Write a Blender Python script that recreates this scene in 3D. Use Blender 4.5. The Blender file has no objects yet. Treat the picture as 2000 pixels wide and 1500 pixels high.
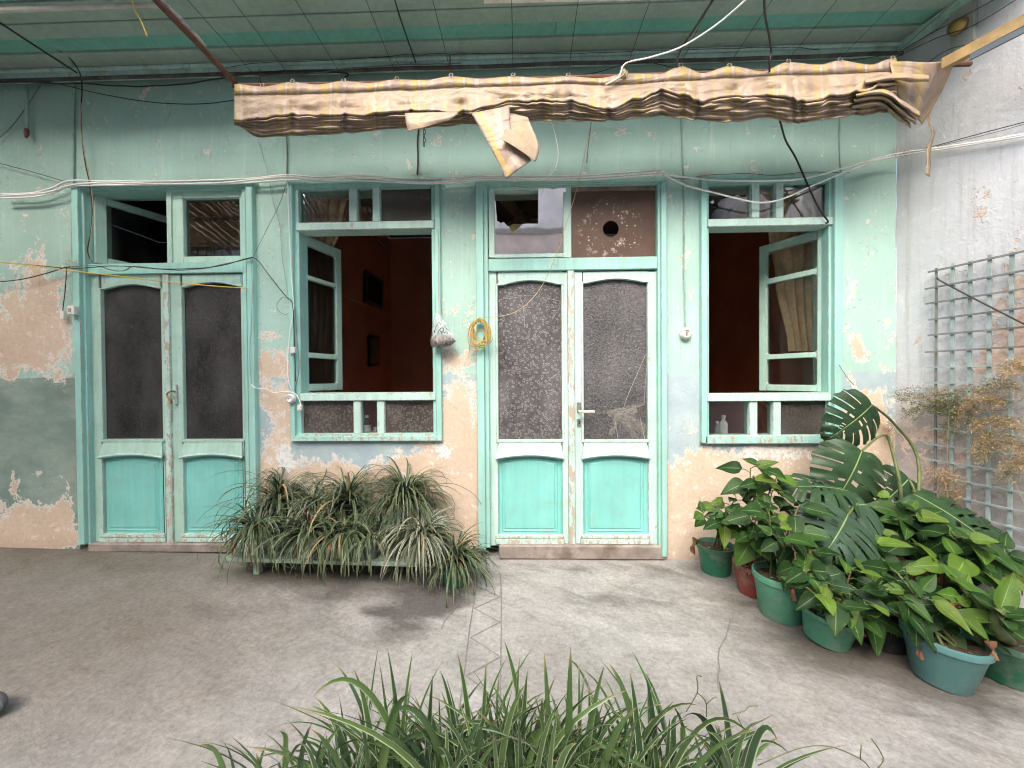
import bpy, bmesh, math, random
import numpy as np
from mathutils import Vector, Matrix, Quaternion, noise

random.seed(7)
R = math.radians
scene = bpy.context.scene
COL = scene.collection

# ------------------------------------------------------------------ camera
FPX = 750.0                                   # focal length in pixels of a 2000 px wide frame
CAM = Vector((0.0, -2.64, 1.235))
_yaw, _pit, _rol = R(1.611), R(0.663), R(-0.418)
_f = Vector((-math.sin(_yaw), math.cos(_yaw), 0)); _r = Vector((math.cos(_yaw), math.sin(_yaw), 0)); _u = Vector((0, 0, 1))
_f, _u = _f * math.cos(_pit) - _u * math.sin(_pit), _u * math.cos(_pit) + _f * math.sin(_pit)
_r, _u = _r * math.cos(_rol) + _u * math.sin(_rol), _u * math.cos(_rol) - _r * math.sin(_rol)
cam_data = bpy.data.cameras.new('camera')
cam_data.sensor_fit = 'HORIZONTAL'; cam_data.sensor_width = 36.0
cam_data.lens = 36.0 * FPX / 2000.0
cam_data.clip_start = 0.05; cam_data.clip_end = 500
cam = bpy.data.objects.new('camera', cam_data)
cam.matrix_world = Matrix(((_r.x, _u.x, -_f.x, CAM.x), (_r.y, _u.y, -_f.y, CAM.y), (_r.z, _u.z, -_f.z, CAM.z), (0, 0, 0, 1)))
COL.objects.link(cam); scene.camera = cam

# ------------------------------------------------------------------ sky, sun, exposure
SUN_EL, SUN_AZ = R(46), R(192)                 # azimuth clockwise from +Y: veiled sun behind and to the right of the camera
world = bpy.data.worlds.new('World'); scene.world = world; world.use_nodes = True
wn = world.node_tree; wn.nodes.clear()
sky = wn.nodes.new('ShaderNodeTexSky'); sky.sky_type = 'NISHITA'; sky.sun_disc = False
sky.sun_elevation = SUN_EL; sky.sun_rotation = SUN_AZ
sky.air_density = 1.0; sky.dust_density = 5.0; sky.ozone_density = 1.0
bg = wn.nodes.new('ShaderNodeBackground'); bg.inputs['Strength'].default_value = 0.15
wo = wn.nodes.new('ShaderNodeOutputWorld')
wn.links.new(sky.outputs[0], bg.inputs['Color']); wn.links.new(bg.outputs[0], wo.inputs['Surface'])
sun_data = bpy.data.lights.new('sun', 'SUN'); sun_data.energy = 1.2; sun_data.angle = R(70); sun_data.color = (1.0, 0.975, 0.95)
sun = bpy.data.objects.new('sun', sun_data); COL.objects.link(sun)
_sd = Vector((math.sin(SUN_AZ) * math.cos(SUN_EL), math.cos(SUN_AZ) * math.cos(SUN_EL), math.sin(SUN_EL)))
sun.rotation_euler = _sd.to_track_quat('Z', 'Y').to_euler()
vs = scene.view_settings
vs.view_transform = 'Standard'; vs.look = 'None'; vs.gamma = 1.0; vs.use_curve_mapping = False
vs.exposure = 1.84
scene.cycles.use_denoising = True; scene.cycles.filter_width = 1.1
scene.cycles.max_bounces = 7; scene.cycles.diffuse_bounces = 3; scene.cycles.glossy_bounces = 3; scene.cycles.transparent_max_bounces = 12
scene.cycles.sample_clamp_indirect = 6.0
scene.cycles.use_adaptive_sampling = True; scene.cycles.adaptive_threshold = 0.03

# ------------------------------------------------------------------ photo geometry -> place
def ray(px, py):
    return _r * ((px - 1000) / FPX) - _u * ((py - 750) / FPX) + _f
def W(px, py, Y=0.0):                          # point of the plane y = Y seen at (px, py) of the photograph
    d = ray(px, py); return CAM + d * ((Y - CAM.y) / d.y)
def G(px, py, z=0.0):                          # point of the floor
    d = ray(px, py); return CAM + d * ((z - CAM.z) / d.z)
CORNER = Vector((2.495, 0.0, 0.0)); RW_ANG = R(13)
RW_T = Vector((math.sin(RW_ANG), -math.cos(RW_ANG), 0)); RW_N = Vector((-math.cos(RW_ANG), -math.sin(RW_ANG), 0))
def RW(px, py, off=0.0):                       # point of the right-hand wall, off metres in front of it
    d = ray(px, py); k = (CORNER + RW_N * off - CAM).dot(RW_N) / d.dot(RW_N); return CAM + d * k
def floor_z(x, y=0.0):
    return 0.016 * max(0.0, -x - 0.4) ** 1.05

# ------------------------------------------------------------------ mesh building
class MB:
    def __init__(s): s.v = []; s.f = []; s.uv = {}; s.at = {}; s.em = []
    def add(s, verts, faces):
        n = len(s.v); s.v += [tuple(p) for p in verts]; s.f += [tuple(i + n for i in q) for q in faces]; return n
    def box(s, x0, x1, y0, y1, z0, z1, b=0.003):
        lo = (min(x0, x1), min(y0, y1), min(z0, z1)); hi = (max(x0, x1), max(y0, y1), max(z0, z1))
        b = min(b, *( (hi[i] - lo[i]) * .45 for i in range(3)))
        idx = {}; vs_ = []; fs = []
        sg = [(i, j, k) for i in (0, 1) for j in (0, 1) for k in (0, 1)]
        for c in sg:
            for a in range(3):
                p = []
                for d in range(3):
                    p.append((hi[d] if c[d] else lo[d]) if d == a else (hi[d] - b if c[d] else lo[d] + b))
                idx[(c, a)] = len(vs_); vs_.append(p)
        def cor(a, va, bb, vb, cc, vc):
            t = [0, 0, 0]; t[a] = va; t[bb] = vb; t[cc] = vc; return tuple(t)
        for a in range(3):
            o1, o2 = [d for d in range(3) if d != a]
            for v in (0, 1):
                fs.append([idx[(cor(a, v, o1, i, o2, j), a)] for i, j in ((0, 0), (1, 0), (1, 1), (0, 1))])
        for a, bb, cc in ((0, 1, 2), (0, 2, 1), (1, 2, 0)):
            for va in (0, 1):
                for vb in (0, 1):
                    c0, c1 = cor(a, va, bb, vb, cc, 0), cor(a, va, bb, vb, cc, 1)
                    fs.append([idx[(c0, a)], idx[(c1, a)], idx[(c1, bb)], idx[(c0, bb)]])
        for c in sg: fs.append([idx[(c, 0)], idx[(c, 1)], idx[(c, 2)]])
        n0 = len(s.f); s.add(vs_, fs)
        if b > .002: s.em += range(n0 + 6, n0 + len(fs))
        return s
    def prism(s, poly, y0, y1, b=0.003):       # poly: (x, z) outline, front at y0 (towards the camera)
        n = len(poly); cx = sum(p[0] for p in poly) / n; cz = sum(p[1] for p in poly) / n
        a = s.add([(x, y0, z) for x, z in poly] + [(x, y1, z) for x, z in poly], [])
        s.f.append(tuple(range(a, a + n))); s.f.append(tuple(range(a + 2 * n - 1, a + n - 1, -1)))
        for i in range(n):
            j = (i + 1) % n; s.f.append((a + i, a + j, a + n + j, a + n + i))
        return s
    def tube(s, pts, r, n=6, cap=True):
        pts = [Vector(p) for p in pts]; m = len(pts)
        rr = r if isinstance(r, (list, tuple)) else [r] * m
        prev = None; base = len(s.v)
        for i, p in enumerate(pts):
            t = (pts[min(i + 1, m - 1)] - pts[max(i - 1, 0)])
            if t.length < 1e-9: t = Vector((0, 0, 1))
            t.normalize()
            if prev is None:
                a = Vector((0, 0, 1)) if abs(t.z) < .9 else Vector((1, 0, 0)); nx = t.cross(a).normalized()
            else:
                nx = (prev - t * prev.dot(t))
                nx = nx.normalized() if nx.length > 1e-6 else t.orthogonal().normalized()
            prev = nx; ny = t.cross(nx)
            for k in range(n):
                an = 2 * math.pi * k / n; q = p + nx * (rr[i] * math.cos(an)) + ny * (rr[i] * math.sin(an)); s.v.append(tuple(q))
        for i in range(m - 1):
            for k in range(n):
                k2 = (k + 1) % n; s.f.append((base + i * n + k, base + i * n + k2, base + (i + 1) * n + k2, base + (i + 1) * n + k))
        if cap:
            s.f.append(tuple(range(base + n - 1, base - 1, -1))); s.f.append(tuple(range(base + (m - 1) * n, base + m * n)))
        return s
    def lathe(s, prof, c=(0, 0, 0), n=24, axis='Z', wob=0):
        base = len(s.v); m = len(prof)
        for r, h in prof:
            for k in range(n):
                an = 2 * math.pi * k / n; x, y = r * math.cos(an), r * math.sin(an)
                p = (x, y, h) if axis == 'Z' else (x, h, y)
                s.v.append((c[0] + p[0], c[1] + p[1], c[2] + p[2]))
        for i in range(m - 1):
            for k in range(n):
                k2 = (k + 1) % n; s.f.append((base + i * n + k, base + i * n + k2, base + (i + 1) * n + k2, base + (i + 1) * n + k))
        s.f.append(tuple(range(base + n - 1, base - 1, -1))); s.f.append(tuple(range(base + (m - 1) * n, base + m * n)))
        return s
    def grid(s, rows, uv=None, tone=None):     # rows of points
        m = len(rows); n = len(rows[0]); base = len(s.v)
        for i, rw in enumerate(rows):
            for j, p in enumerate(rw):
                if uv: s.uv[len(s.v)] = uv(i / (m - 1), j / (n - 1))
                if tone is not None: s.at[len(s.v)] = tone
                s.v.append(tuple(p))
        for i in range(m - 1):
            for j in range(n - 1):
                a = base + i * n + j; s.f.append((a, a + 1, a + n + 1, a + n))
        return s
    def mesh(s, name, off=(0, 0, 0), smooth=False, fix=True):
        me = bpy.data.meshes.new(name)
        me.from_pydata([(x - off[0], y - off[1], z - off[2]) for x, y, z in s.v], [], s.f)
        if s.uv:
            ul = me.uv_layers.new(name='uv')
            vi = np.empty(len(me.loops), dtype=np.int32); me.loops.foreach_get('vertex_index', vi)
            arr = np.zeros((len(s.v), 2), dtype=np.float32)
            for k, q in s.uv.items(): arr[k] = q
            ul.data.foreach_set('uv', arr[vi].ravel())
        if s.at:
            at = me.attributes.new('tone', 'FLOAT', 'POINT')
            arr = np.zeros(len(s.v), dtype=np.float32)
            for k, q in s.at.items(): arr[k] = q
            at.data.foreach_set('value', arr)
        if fix:
            bm = bmesh.new(); bm.from_mesh(me); bmesh.ops.recalc_face_normals(bm, faces=bm.faces); bm.to_mesh(me); bm.free()
        if smooth: me.polygons.foreach_set('use_smooth', [True] * len(me.polygons))
        return me

EDGE = {}
def wloc(o):
    v = Vector((0, 0, 0))
    while o is not None: v += Vector(o.location); o = o.parent
    return v
def tag(o, label=None, cat=None, group=None, kind=None):
    if label: o['label'] = label
    if cat: o['category'] = cat
    if group: o['group'] = group
    if kind: o['kind'] = kind
    return o
def obj(name, mb, mat, parent=None, smooth=False, fix=True, origin=None):
    """one mesh object; points are given in world coordinates"""
    P = wloc(parent) if parent else Vector((0, 0, 0))
    o_ = Vector(origin) if origin is not None else P
    me = mb if isinstance(mb, bpy.types.Mesh) else mb.mesh(name, o_, smooth, fix)
    if mat: me.materials.append(mat)
    if mat and not isinstance(mb, bpy.types.Mesh) and mb.em and mat.name in EDGE:   # arrises of painted joinery are knocked and chipped
        me.materials.append(EDGE[mat.name])
        for i in mb.em: me.polygons[i].material_index = 1
    o = bpy.data.objects.new(name, me); COL.objects.link(o)
    if parent: o.parent = parent
    o.location = o_ - P
    return o
def thing(name, label, cat, loc=(0, 0, 0), group=None):
    o = bpy.data.objects.new(name, None); COL.objects.link(o); o.location = loc; o.empty_display_size = .1
    return tag(o, label, cat, group)
def smooth_by_angle(o, deg=40):
    me = o.data
    me.polygons.foreach_set('use_smooth', [True] * len(me.polygons))
    bm = bmesh.new(); bm.from_mesh(me)
    for e in bm.edges:
        if len(e.link_faces) == 2 and e.calc_face_angle(0) > R(deg): e.smooth = False
    bm.to_mesh(me); bm.free()
def crom(pts, k=5):                            # Catmull-Rom through points
    pts = [Vector(p) for p in pts]
    if len(pts) < 3: return pts
    out = []
    for i in range(len(pts) - 1):
        p0, p1, p2, p3 = pts[max(i - 1, 0)], pts[i], pts[i + 1], pts[min(i + 2, len(pts) - 1)]
        for j in range(k):
            t = j / k
            out.append(0.5 * ((2 * p1) + (p2 - p0) * t + (2 * p0 - 5 * p1 + 4 * p2 - p3) * t * t + (3 * p1 - p0 - 3 * p2 + p3) * t ** 3))
    out.append(pts[-1]); return out

# ------------------------------------------------------------------ materials
def lin(r, g, b):
    f = lambda c: c / 12.92 if c <= .04045 else ((c + .055) / 1.055) ** 2.4
    return (f(r / 255), f(g / 255), f(b / 255), 1)
class NT:
    def __init__(s, name):
        s.m = bpy.data.materials.new(name); s.m.use_nodes = True; s.t = s.m.node_tree; s.t.nodes.clear()
        s.out = s.t.nodes.new('ShaderNodeOutputMaterial'); s._pos = None
    def n(s, kind, **kw):
        nd = s.t.nodes.new(kind)
        for k, v in kw.items(): setattr(nd, k, v)
        return nd
    def set(s, sock, v):
        if isinstance(v, bpy.types.NodeSocket): s.t.links.new(v, sock)
        elif v is not None:
            try: sock.default_value = v
            except Exception: sock.default_value = (*v, 1) if len(v) == 3 else v
    def pos(s):
        if s._pos is None: s._pos = s.n('ShaderNodeNewGeometry').outputs['Position']
        return s._pos
    def objc(s): return s.n('ShaderNodeTexCoord').outputs['Object']
    def map(s, v, sc=(1, 1, 1), rot=(0, 0, 0), loc=(0, 0, 0)):
        nd = s.n('ShaderNodeMapping'); s.set(nd.inputs[0], v); nd.inputs[1].default_value = loc; nd.inputs[2].default_value = rot; nd.inputs[3].default_value = sc; return nd.outputs[0]
    def noise(s, v=None, scale=5, detail=4, rough=.55, dist=0):
        nd = s.n('ShaderNodeTexNoise'); s.set(nd.inputs['Vector'], v if v is not None else s.pos()); nd.inputs['Scale'].default_value = scale
        nd.inputs['Detail'].default_value = detail; nd.inputs['Roughness'].default_value = rough; nd.inputs['Distortion'].default_value = dist
        return nd.outputs['Fac']
    def vor(s, v=None, scale=5, feature='F1', out='Distance', rand=1.0):
        nd = s.n('ShaderNodeTexVoronoi'); nd.feature = feature; s.set(nd.inputs['Vector'], v if v is not None else s.pos()); nd.inputs['Scale'].default_value = scale
        nd.inputs['Randomness'].default_value = rand; return nd.outputs[out]
    def math(s, op, a, b=None, c=None, clamp=False):
        nd = s.n('ShaderNodeMath', operation=op); nd.use_clamp = clamp
        for i, v in enumerate((a, b, c)):
            if v is not None: s.set(nd.inputs[i], v)
        return nd.outputs[0]
    def step(s, v, a, b, o0=0.0, o1=1.0):     # linear ramp a..b -> o0..o1, clamped
        nd = s.n('ShaderNodeMapRange'); nd.clamp = True; s.set(nd.inputs['Value'], v)
        for k, q in (('From Min', a), ('From Max', b), ('To Min', o0), ('To Max', o1)): s.set(nd.inputs[k], q)
        return nd.outputs[0]
    def mix(s, f, a, b, blend='MIX'):
        nd = s.n('ShaderNodeMix', data_type='RGBA', blend_type=blend); s.set(nd.inputs[0], f); s.set(nd.inputs[6], a); s.set(nd.inputs[7], b); return nd.outputs[2]
    def mul(s, col, f):                        # colour times a scalar
        nd = s.n('ShaderNodeVectorMath', operation='SCALE'); s.set(nd.inputs[0], col); s.set(nd.inputs['Scale'], f); return nd.outputs[0]
    def attr(s, name, out='Fac'):
        nd = s.n('ShaderNodeAttribute'); nd.attribute_name = name; return nd.outputs[out]
    def sep(s, v, i):
        nd = s.n('ShaderNodeSeparateXYZ'); s.set(nd.inputs[0], v); return nd.outputs[i]
    def rgb(s, c):
        nd = s.n('ShaderNodeRGB'); nd.outputs[0].default_value = c if len(c) == 4 else (*c, 1); return nd.outputs[0]
    def bump(s, h, strength=.3, dist=.01, normal=None):
        nd = s.n('ShaderNodeBump'); s.set(nd.inputs['Height'], h); nd.inputs['Strength'].default_value = strength; nd.inputs['Distance'].default_value = dist
        if normal is not None: s.set(nd.inputs['Normal'], normal)
        return nd.outputs[0]
    def bsdf(s, col, rough=.6, normal=None, spec=.4, **kw):
        nd = s.n('ShaderNodeBsdfPrincipled'); s.set(nd.inputs['Base Color'], col); s.set(nd.inputs['Roughness'], rough)
        s.set(nd.inputs['Specular IOR Level'], spec)
        if normal is not None: s.set(nd.inputs['Normal'], normal)
        for k, v in kw.items(): s.set(nd.inputs[k.replace('_', ' ')], v)
        return nd.outputs[0]
    def done(s, sh): s.t.links.new(sh, s.out.inputs['Surface']); return s.m

def mat_plain(name, col, rough=.6, var=.12, scale=12, metal=0.0, bump=.1, spec=.4, dirt=0.0, dirtcol=(.16, .12, .08)):
    t = NT(name); n = t.noise(t.pos(), scale, 5); c = t.mul(t.rgb(col), t.step(n, .3, .7, 1 - var, 1 + var))
    if dirt: c = t.mix(t.math('MULTIPLY', t.step(t.noise(t.pos(), scale * .6, 7, .7), .5, .68), dirt), c, t.rgb(dirtcol))
    return t.done(t.bsdf(c, rough, t.bump(t.noise(t.pos(), scale * 8, 3), bump, .002), spec, Metallic=metal))

def mat_paint(name, col, wear=.1, under=(.34, .27, .2), rough=.48, streak=.12, grime=.25, chipscale=1.0):
    """old oil paint on joinery: uneven tone, vertical runs, dirt, chips down to the wood"""
    t = NT(name); p = t.pos()
    big = t.noise(p, 2.2, 3, .6); run = t.noise(t.map(p, (34, 34, 2.2)), 1.0, 3, .6)
    c = t.mul(t.rgb(col), t.step(big, .3, .7, .88, 1.09))
    c = t.mul(c, t.step(run, .35, .7, 1.0 + streak * .35, 1.0 - streak))
    gr = t.step(t.noise(p, 7.0, 5, .7), .5, .72)
    c = t.mix(t.math('MULTIPLY', gr, grime), c, t.rgb((.27, .29, .22)))
    sp = t.step(t.noise(t.map(p, (chipscale * 26, chipscale * 26, chipscale * 9)), 1.0, 5, .75), .735 - wear, .755 - wear)
    spk = t.step(t.vor(p, 42), .05, .035)
    spk = t.math('MULTIPLY', spk, t.step(big, .52, .56))
    wood = t.mix(run, t.rgb(under), t.rgb((.5, .45, .38)))
    c = t.mix(sp, c, wood); c = t.mix(spk, c, t.rgb((.09, .075, .06)))
    h = t.math('SUBTRACT', t.math('MULTIPLY', run, .25), sp)
    return t.done(t.bsdf(c, t.step(big, .3, .7, rough + .1, rough - .06), t.bump(h, .4, .0025), .4))

MINT = (.375, .57, .50); PALE = (.475, .675, .605); TEAL = (.32, .60, .535); TURQ = (.215, .57, .52); PLASTER = (.565, .445, .335)

def mat_wall():
    t = NT('facade_plaster'); p = t.pos(); z = t.sep(p, 2); x = t.sep(p, 0)
    peel = t.attr('peel'); dz = t.math('ADD', z, t.math('MULTIPLY', t.noise(t.map(p, (1, 1, 1)), 9, 4), .03))
    n = t.noise(t.map(p, (1, 1, .8)), 7.5, 6, .68, .25); nf = t.noise(p, 34, 4, .7)
    m = t.math('ADD', t.math('ADD', n, t.math('MULTIPLY', t.math('SUBTRACT', nf, .5), .42)), peel)
    fl = t.math('MULTIPLY', t.step(t.noise(t.map(p, (1, 1, .7)), 52, 3, .6), .60, .63), t.step(t.math('ADD', n, peel), .44, .56)); mask = t.math('MAXIMUM', t.step(m, .60, .612), fl); edge = t.math('SUBTRACT', t.step(m, .565, .59), t.step(m, .625, .66), clamp=True)
    mint = t.mul(t.rgb(MINT), t.step(t.noise(p, 1.7, 6, .62), .3, .7, .86, 1.1))
    mint = t.mix(t.step(t.noise(t.map(p, (30, 30, 1.6)), 1, 5, .62), .56, .74, 0, .45), mint, t.rgb((.58, .70, .60)))
    mint = t.mix(t.step(t.noise(t.map(p, (48, 48, 2.6), loc=(3, 0, 1)), 1, 5, .66), .60, .74, 0, .55), mint, t.rgb((.24, .30, .23)))
    dado = t.mix(t.step(t.noise(p, 4, 6, .65), .4, .65), t.rgb((.335, .43, .47)), t.rgb((.43, .53, .53)))
    left = t.attr('left')
    dl = t.mix(t.step(t.noise(t.map(p, (1, 1, 1.9)), 2.6, 5, .68), .40, .70), t.rgb((.19, .27, .235)), t.rgb((.33, .40, .345)))
    dado = t.mix(left, dado, dl)
    isd = t.step(dz, 1.288, 1.283); paint = t.mix(isd, mint, dado)
    paint = t.mix(t.attr('grime'), paint, t.rgb((.20, .23, .17)))
    pl = t.mul(t.mix(t.step(t.noise(p, 3.2, 7, .62), .35, .68), t.rgb(PLASTER), t.rgb((.64, .525, .415))), t.step(nf, .3, .7, .9, 1.08))
    pl = t.mix(t.step(t.noise(p, 13, 6, .7), .585, .63, 0, .75), pl, t.rgb((.74, .70, .64)))
    wl = t.step(t.math('ADD', t.attr('white'), t.math('ADD', t.math('MULTIPLY', nf, .5), t.math('MULTIPLY', n, .5))), .72, .76); pl = t.mix(wl, pl, t.mix(t.step(nf, .42, .5), t.rgb((.50, .60, .61)), t.rgb((.72, .72, .69))))
    c = t.mix(mask, paint, pl); c = t.mix(t.math('MULTIPLY', edge, .8), c, t.rgb((.76, .72, .66)))
    c = t.mix(t.math('MULTIPLY', t.step(t.vor(p, 26), .055, .035), t.step(t.noise(p, 5, 2), .5, .55)), c, t.rgb((.14, .12, .1)))
    cw = t.n('ShaderNodeTexNoise'); t.set(cw.inputs['Vector'], p); cw.inputs['Scale'].default_value = 9; cw.inputs['Detail'].default_value = 3
    cv = t.n('ShaderNodeVectorMath', operation='MULTIPLY_ADD'); t.set(cv.inputs[0], cw.outputs['Color']); cv.inputs[1].default_value = (.22, 0, .22); t.set(cv.inputs[2], p)
    crk = t.step(t.vor(cv.outputs[0], 2.3, 'DISTANCE_TO_EDGE'), .006, .001)
    crk = t.math('MULTIPLY', crk, t.step(n, .50, .56)); c = t.mix(t.math('MULTIPLY', crk, .45), c, t.rgb((.22, .2, .17)))
    c = t.mix(t.attr('rust'), c, t.rgb((.30, .22, .15)))
    h = t.math('ADD', t.math('MULTIPLY', mask, -.9), t.math('ADD', t.math('MULTIPLY', nf, .55), t.math('MULTIPLY', n, .8)))
    return t.done(t.bsdf(c, t.step(mask, 0, 1, .62, .9), t.bump(h, .6, .010), .25))

def mat_rightwall():
    t = NT('lime_washed_plaster'); p = t.pos(); z = t.sep(p, 2)
    peel = t.attr('peel'); n = t.noise(p, 6.5, 5, .68, .3); nf = t.noise(p, 30, 4, .7)
    m = t.math('ADD', t.math('ADD', n, t.math('MULTIPLY', t.math('SUBTRACT', nf, .5), .25)), peel); mask = t.step(m, .6, .63)
    c = t.mul(t.rgb((.62, .635, .66)), t.step(t.noise(p, 1.6, 6), .3, .7, .86, 1.08))
    c = t.mix(t.step(t.noise(t.map(p, (26, 26, 1.3)), 1, 5, .65), .53, .72, 0, .65), c, t.rgb((.45, .44, .44)))
    c = t.mix(t.step(t.noise(p, 17, 6, .72), .56, .64, 0, .5), c, t.rgb((.76, .75, .74)))
    c = t.mix(t.attr('grime'), c, t.mix(t.step(t.noise(p, 8, 7, .7), .4, .62), t.rgb((.30, .28, .26)), t.rgb((.52, .45, .40))))
    pl = t.mix(t.step(nf, .35, .65), t.rgb((.58, .42, .33)), t.rgb((.70, .58, .50)))
    c = t.mix(mask, c, pl)
    h = t.math('ADD', t.math('MULTIPLY', mask, -.7), t.math('ADD', t.math('MULTIPLY', nf, .7), t.math('MULTIPLY', n, 1.1)))
    return t.done(t.bsdf(c, .88, t.bump(h, .6, .008), .2))

def mat_floor():
    t = NT('worn_concrete'); p = t.pos()
    rot = t.map(p, (1, 1, 1), (0, 0, R(24)))
    st = t.noise(t.map(rot, (1.5, 3.0, 1)), 1.7, 7, .68, .35); n = t.noise(p, 2.1, 5, .62); nf = t.noise(p, 48, 4, .75)
    c = t.mix(t.step(st, .34, .68), t.rgb((.26, .254, .242)), t.rgb((.39, .38, .362)))
    c = t.mix(t.step(n, .5, .7, 0, .5), c, t.rgb((.31, .28, .245)))
    c = t.mix(t.step(t.noise(t.map(p, loc=(7, 2, 0)), 1.4, 5, .6), .52, .7, 0, .45), c, t.rgb((.245, .265, .235)))
    c = t.mix(t.step(t.noise(t.map(rot, (1, 1.7, 1), loc=(2.3, 1.1, 0)), .95, 6, .62, .4), .50, .66, 0, .5), c, t.rgb((.17, .165, .15)))
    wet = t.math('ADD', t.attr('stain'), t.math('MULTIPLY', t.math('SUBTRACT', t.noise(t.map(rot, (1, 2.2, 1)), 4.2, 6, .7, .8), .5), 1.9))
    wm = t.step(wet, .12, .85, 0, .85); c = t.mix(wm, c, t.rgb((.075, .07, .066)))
    c = t.mix(t.math('MULTIPLY', t.attr('soil'), t.step(st, .3, .66, .55, .95)), c, t.rgb((.135, .112, .082)))
    c = t.mul(c, t.step(nf, .3, .7, .74, 1.2)); c = t.mul(c, t.step(t.noise(p, 9, 5, .7), .3, .7, .88, 1.1))
    c = t.mix(t.math('MULTIPLY', t.step(t.vor(p, 38), .09, .05), t.step(n, .50, .53)), c, t.rgb((.13, .125, .12)))
    h = t.math('ADD', t.math('MULTIPLY', st, 1.5), t.math('MULTIPLY', nf, .3))
    return t.done(t.bsdf(c, t.step(wm, 0, .8, .86, .6), t.bump(h, .8, .010), .3))

def mat_clear():
    t = NT('window_glass'); fr = t.n('ShaderNodeFresnel'); fr.inputs[0].default_value = 1.55
    tr = t.n('ShaderNodeBsdfTransparent'); tr.inputs[0].default_value = (.975, .985, .98, 1)
    gl = t.n('ShaderNodeBsdfGlossy'); gl.inputs['Roughness'].default_value = .02
    t.set(gl.inputs['Normal'], t.bump(t.noise(t.pos(), 5, 2), .05, .01))
    mx = t.n('ShaderNodeMixShader'); t.set(mx.inputs[0], t.math('MULTIPLY', fr.outputs[0], .9, clamp=True)); t.t.links.new(tr.outputs[0], mx.inputs[1]); t.t.links.new(gl.outputs[0], mx.inputs[2])
    df = t.n('ShaderNodeBsdfDiffuse'); df.inputs[0].default_value = (.42, .39, .34, 1)
    m2 = t.n('ShaderNodeMixShader'); t.set(m2.inputs[0], t.step(t.noise(t.map(t.pos(), (6, 6, 2)), 1.4, 4, .65), .5, .8, .006, .05)); t.t.links.new(mx.outputs[0], m2.inputs[1]); t.t.links.new(df.outputs[0], m2.inputs[2])
    return t.done(m2.outputs[0])
def mat_mirrorpane():
    t = NT('coated_glass'); return t.done(t.bsdf((.98, .84, .74), .035, t.bump(t.noise(t.pos(), 4, 2), .05, .01), .5, Metallic=1.0))
def mat_pattern(name, base, scale, kind, dust=.25, light=(.38, .37, .37)):
    t = NT(name); p = t.map(t.pos(), (1, 0, 1))
    if kind == 'rings':
        d = t.vor(p, scale, 'F1'); ring = t.math('SUBTRACT', 1, t.math('MULTIPLY', t.math('ABSOLUTE', t.math('SUBTRACT', d, .32)), 7), clamp=True)
        h = t.math('ADD', ring, t.math('MULTIPLY', t.noise(p, scale * 1.5, 3, .6, 1.2), 1.1))
    elif kind == 'wisps':
        h = t.noise(t.map(p, (1, 1, 1)), scale, 4, .6, 2.2); h = t.math('MULTIPLY', t.math('ABSOLUTE', t.math('SUBTRACT', h, .5)), 5)
    else:
        h = t.math('ADD', t.math('MULTIPLY', t.math('SUBTRACT', t.noise(p, scale, 3, .75, .8), .5), 4.5), .85)
    dm = t.math('MULTIPLY', t.step(t.noise(t.map(t.pos(), (1, 1, .6)), 3.4, 4, .62), .34, .78), dust)
    hm = t.step(h, .45, 1.3, 0, .75)
    c = t.mix(t.math('ADD', dm, t.math('MULTIPLY', hm, dust)), t.rgb(base), t.rgb(light))
    return t.done(t.bsdf(c, .22, t.bump(h, .6, .003), .35))

def mat_leaf(name, c1, c2, c3=None, rough=.38, vein=.5, trans=.25, ribw=.028):
    """foliage: hue varies from leaf to leaf, pale midrib by UV"""
    t = NT(name); oi = t.n('ShaderNodeObjectInfo').outputs['Random']; tone = t.attr('tone')
    k = t.math('FRACT', t.math('ADD', oi, tone)); c = t.mix(t.step(k, .1, .9), t.rgb(c1), t.rgb(c2))
    if c3: c = t.mix(t.step(k, .78, .97), c, t.rgb(c3))
    uvn = t.n('ShaderNodeUVMap').outputs[0]; u = t.sep(uvn, 0); v = t.sep(uvn, 1)
    rib = t.step(t.math('ABSOLUTE', t.math('SUBTRACT', u, .5)), ribw, ribw * .35); c = t.mix(t.math('MULTIPLY', rib, vein), c, t.rgb((.32, .45, .16)))
    a = t.math('ABSOLUTE', t.math('SUBTRACT', u, .5)); w = t.math('SINE', t.math('MULTIPLY', t.math('SUBTRACT', v, t.math('MULTIPLY', a, .55)), 62))
    c = t.mul(c, t.step(w, -1, 1, .96, 1.03)); c = t.mul(c, t.step(t.noise(t.pos(), 11, 4), .3, .7, .74, 1.22))
    c = t.mix(t.step(t.noise(t.pos(), 40, 4, .7), .64, .70, 0, .5), c, t.rgb((.26, .22, .10)))
    b = t.bsdf(c, rough, t.bump(w, .07, .002), .22)
    tl = t.n('ShaderNodeBsdfTranslucent'); t.set(tl.inputs[0], t.mul(c, 1.3)); ms = t.n('ShaderNodeMixShader'); ms.inputs[0].default_value = trans
    t.t.links.new(b, ms.inputs[1]); t.t.links.new(tl.outputs[0], ms.inputs[2]); return t.done(ms.outputs[0])
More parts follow.
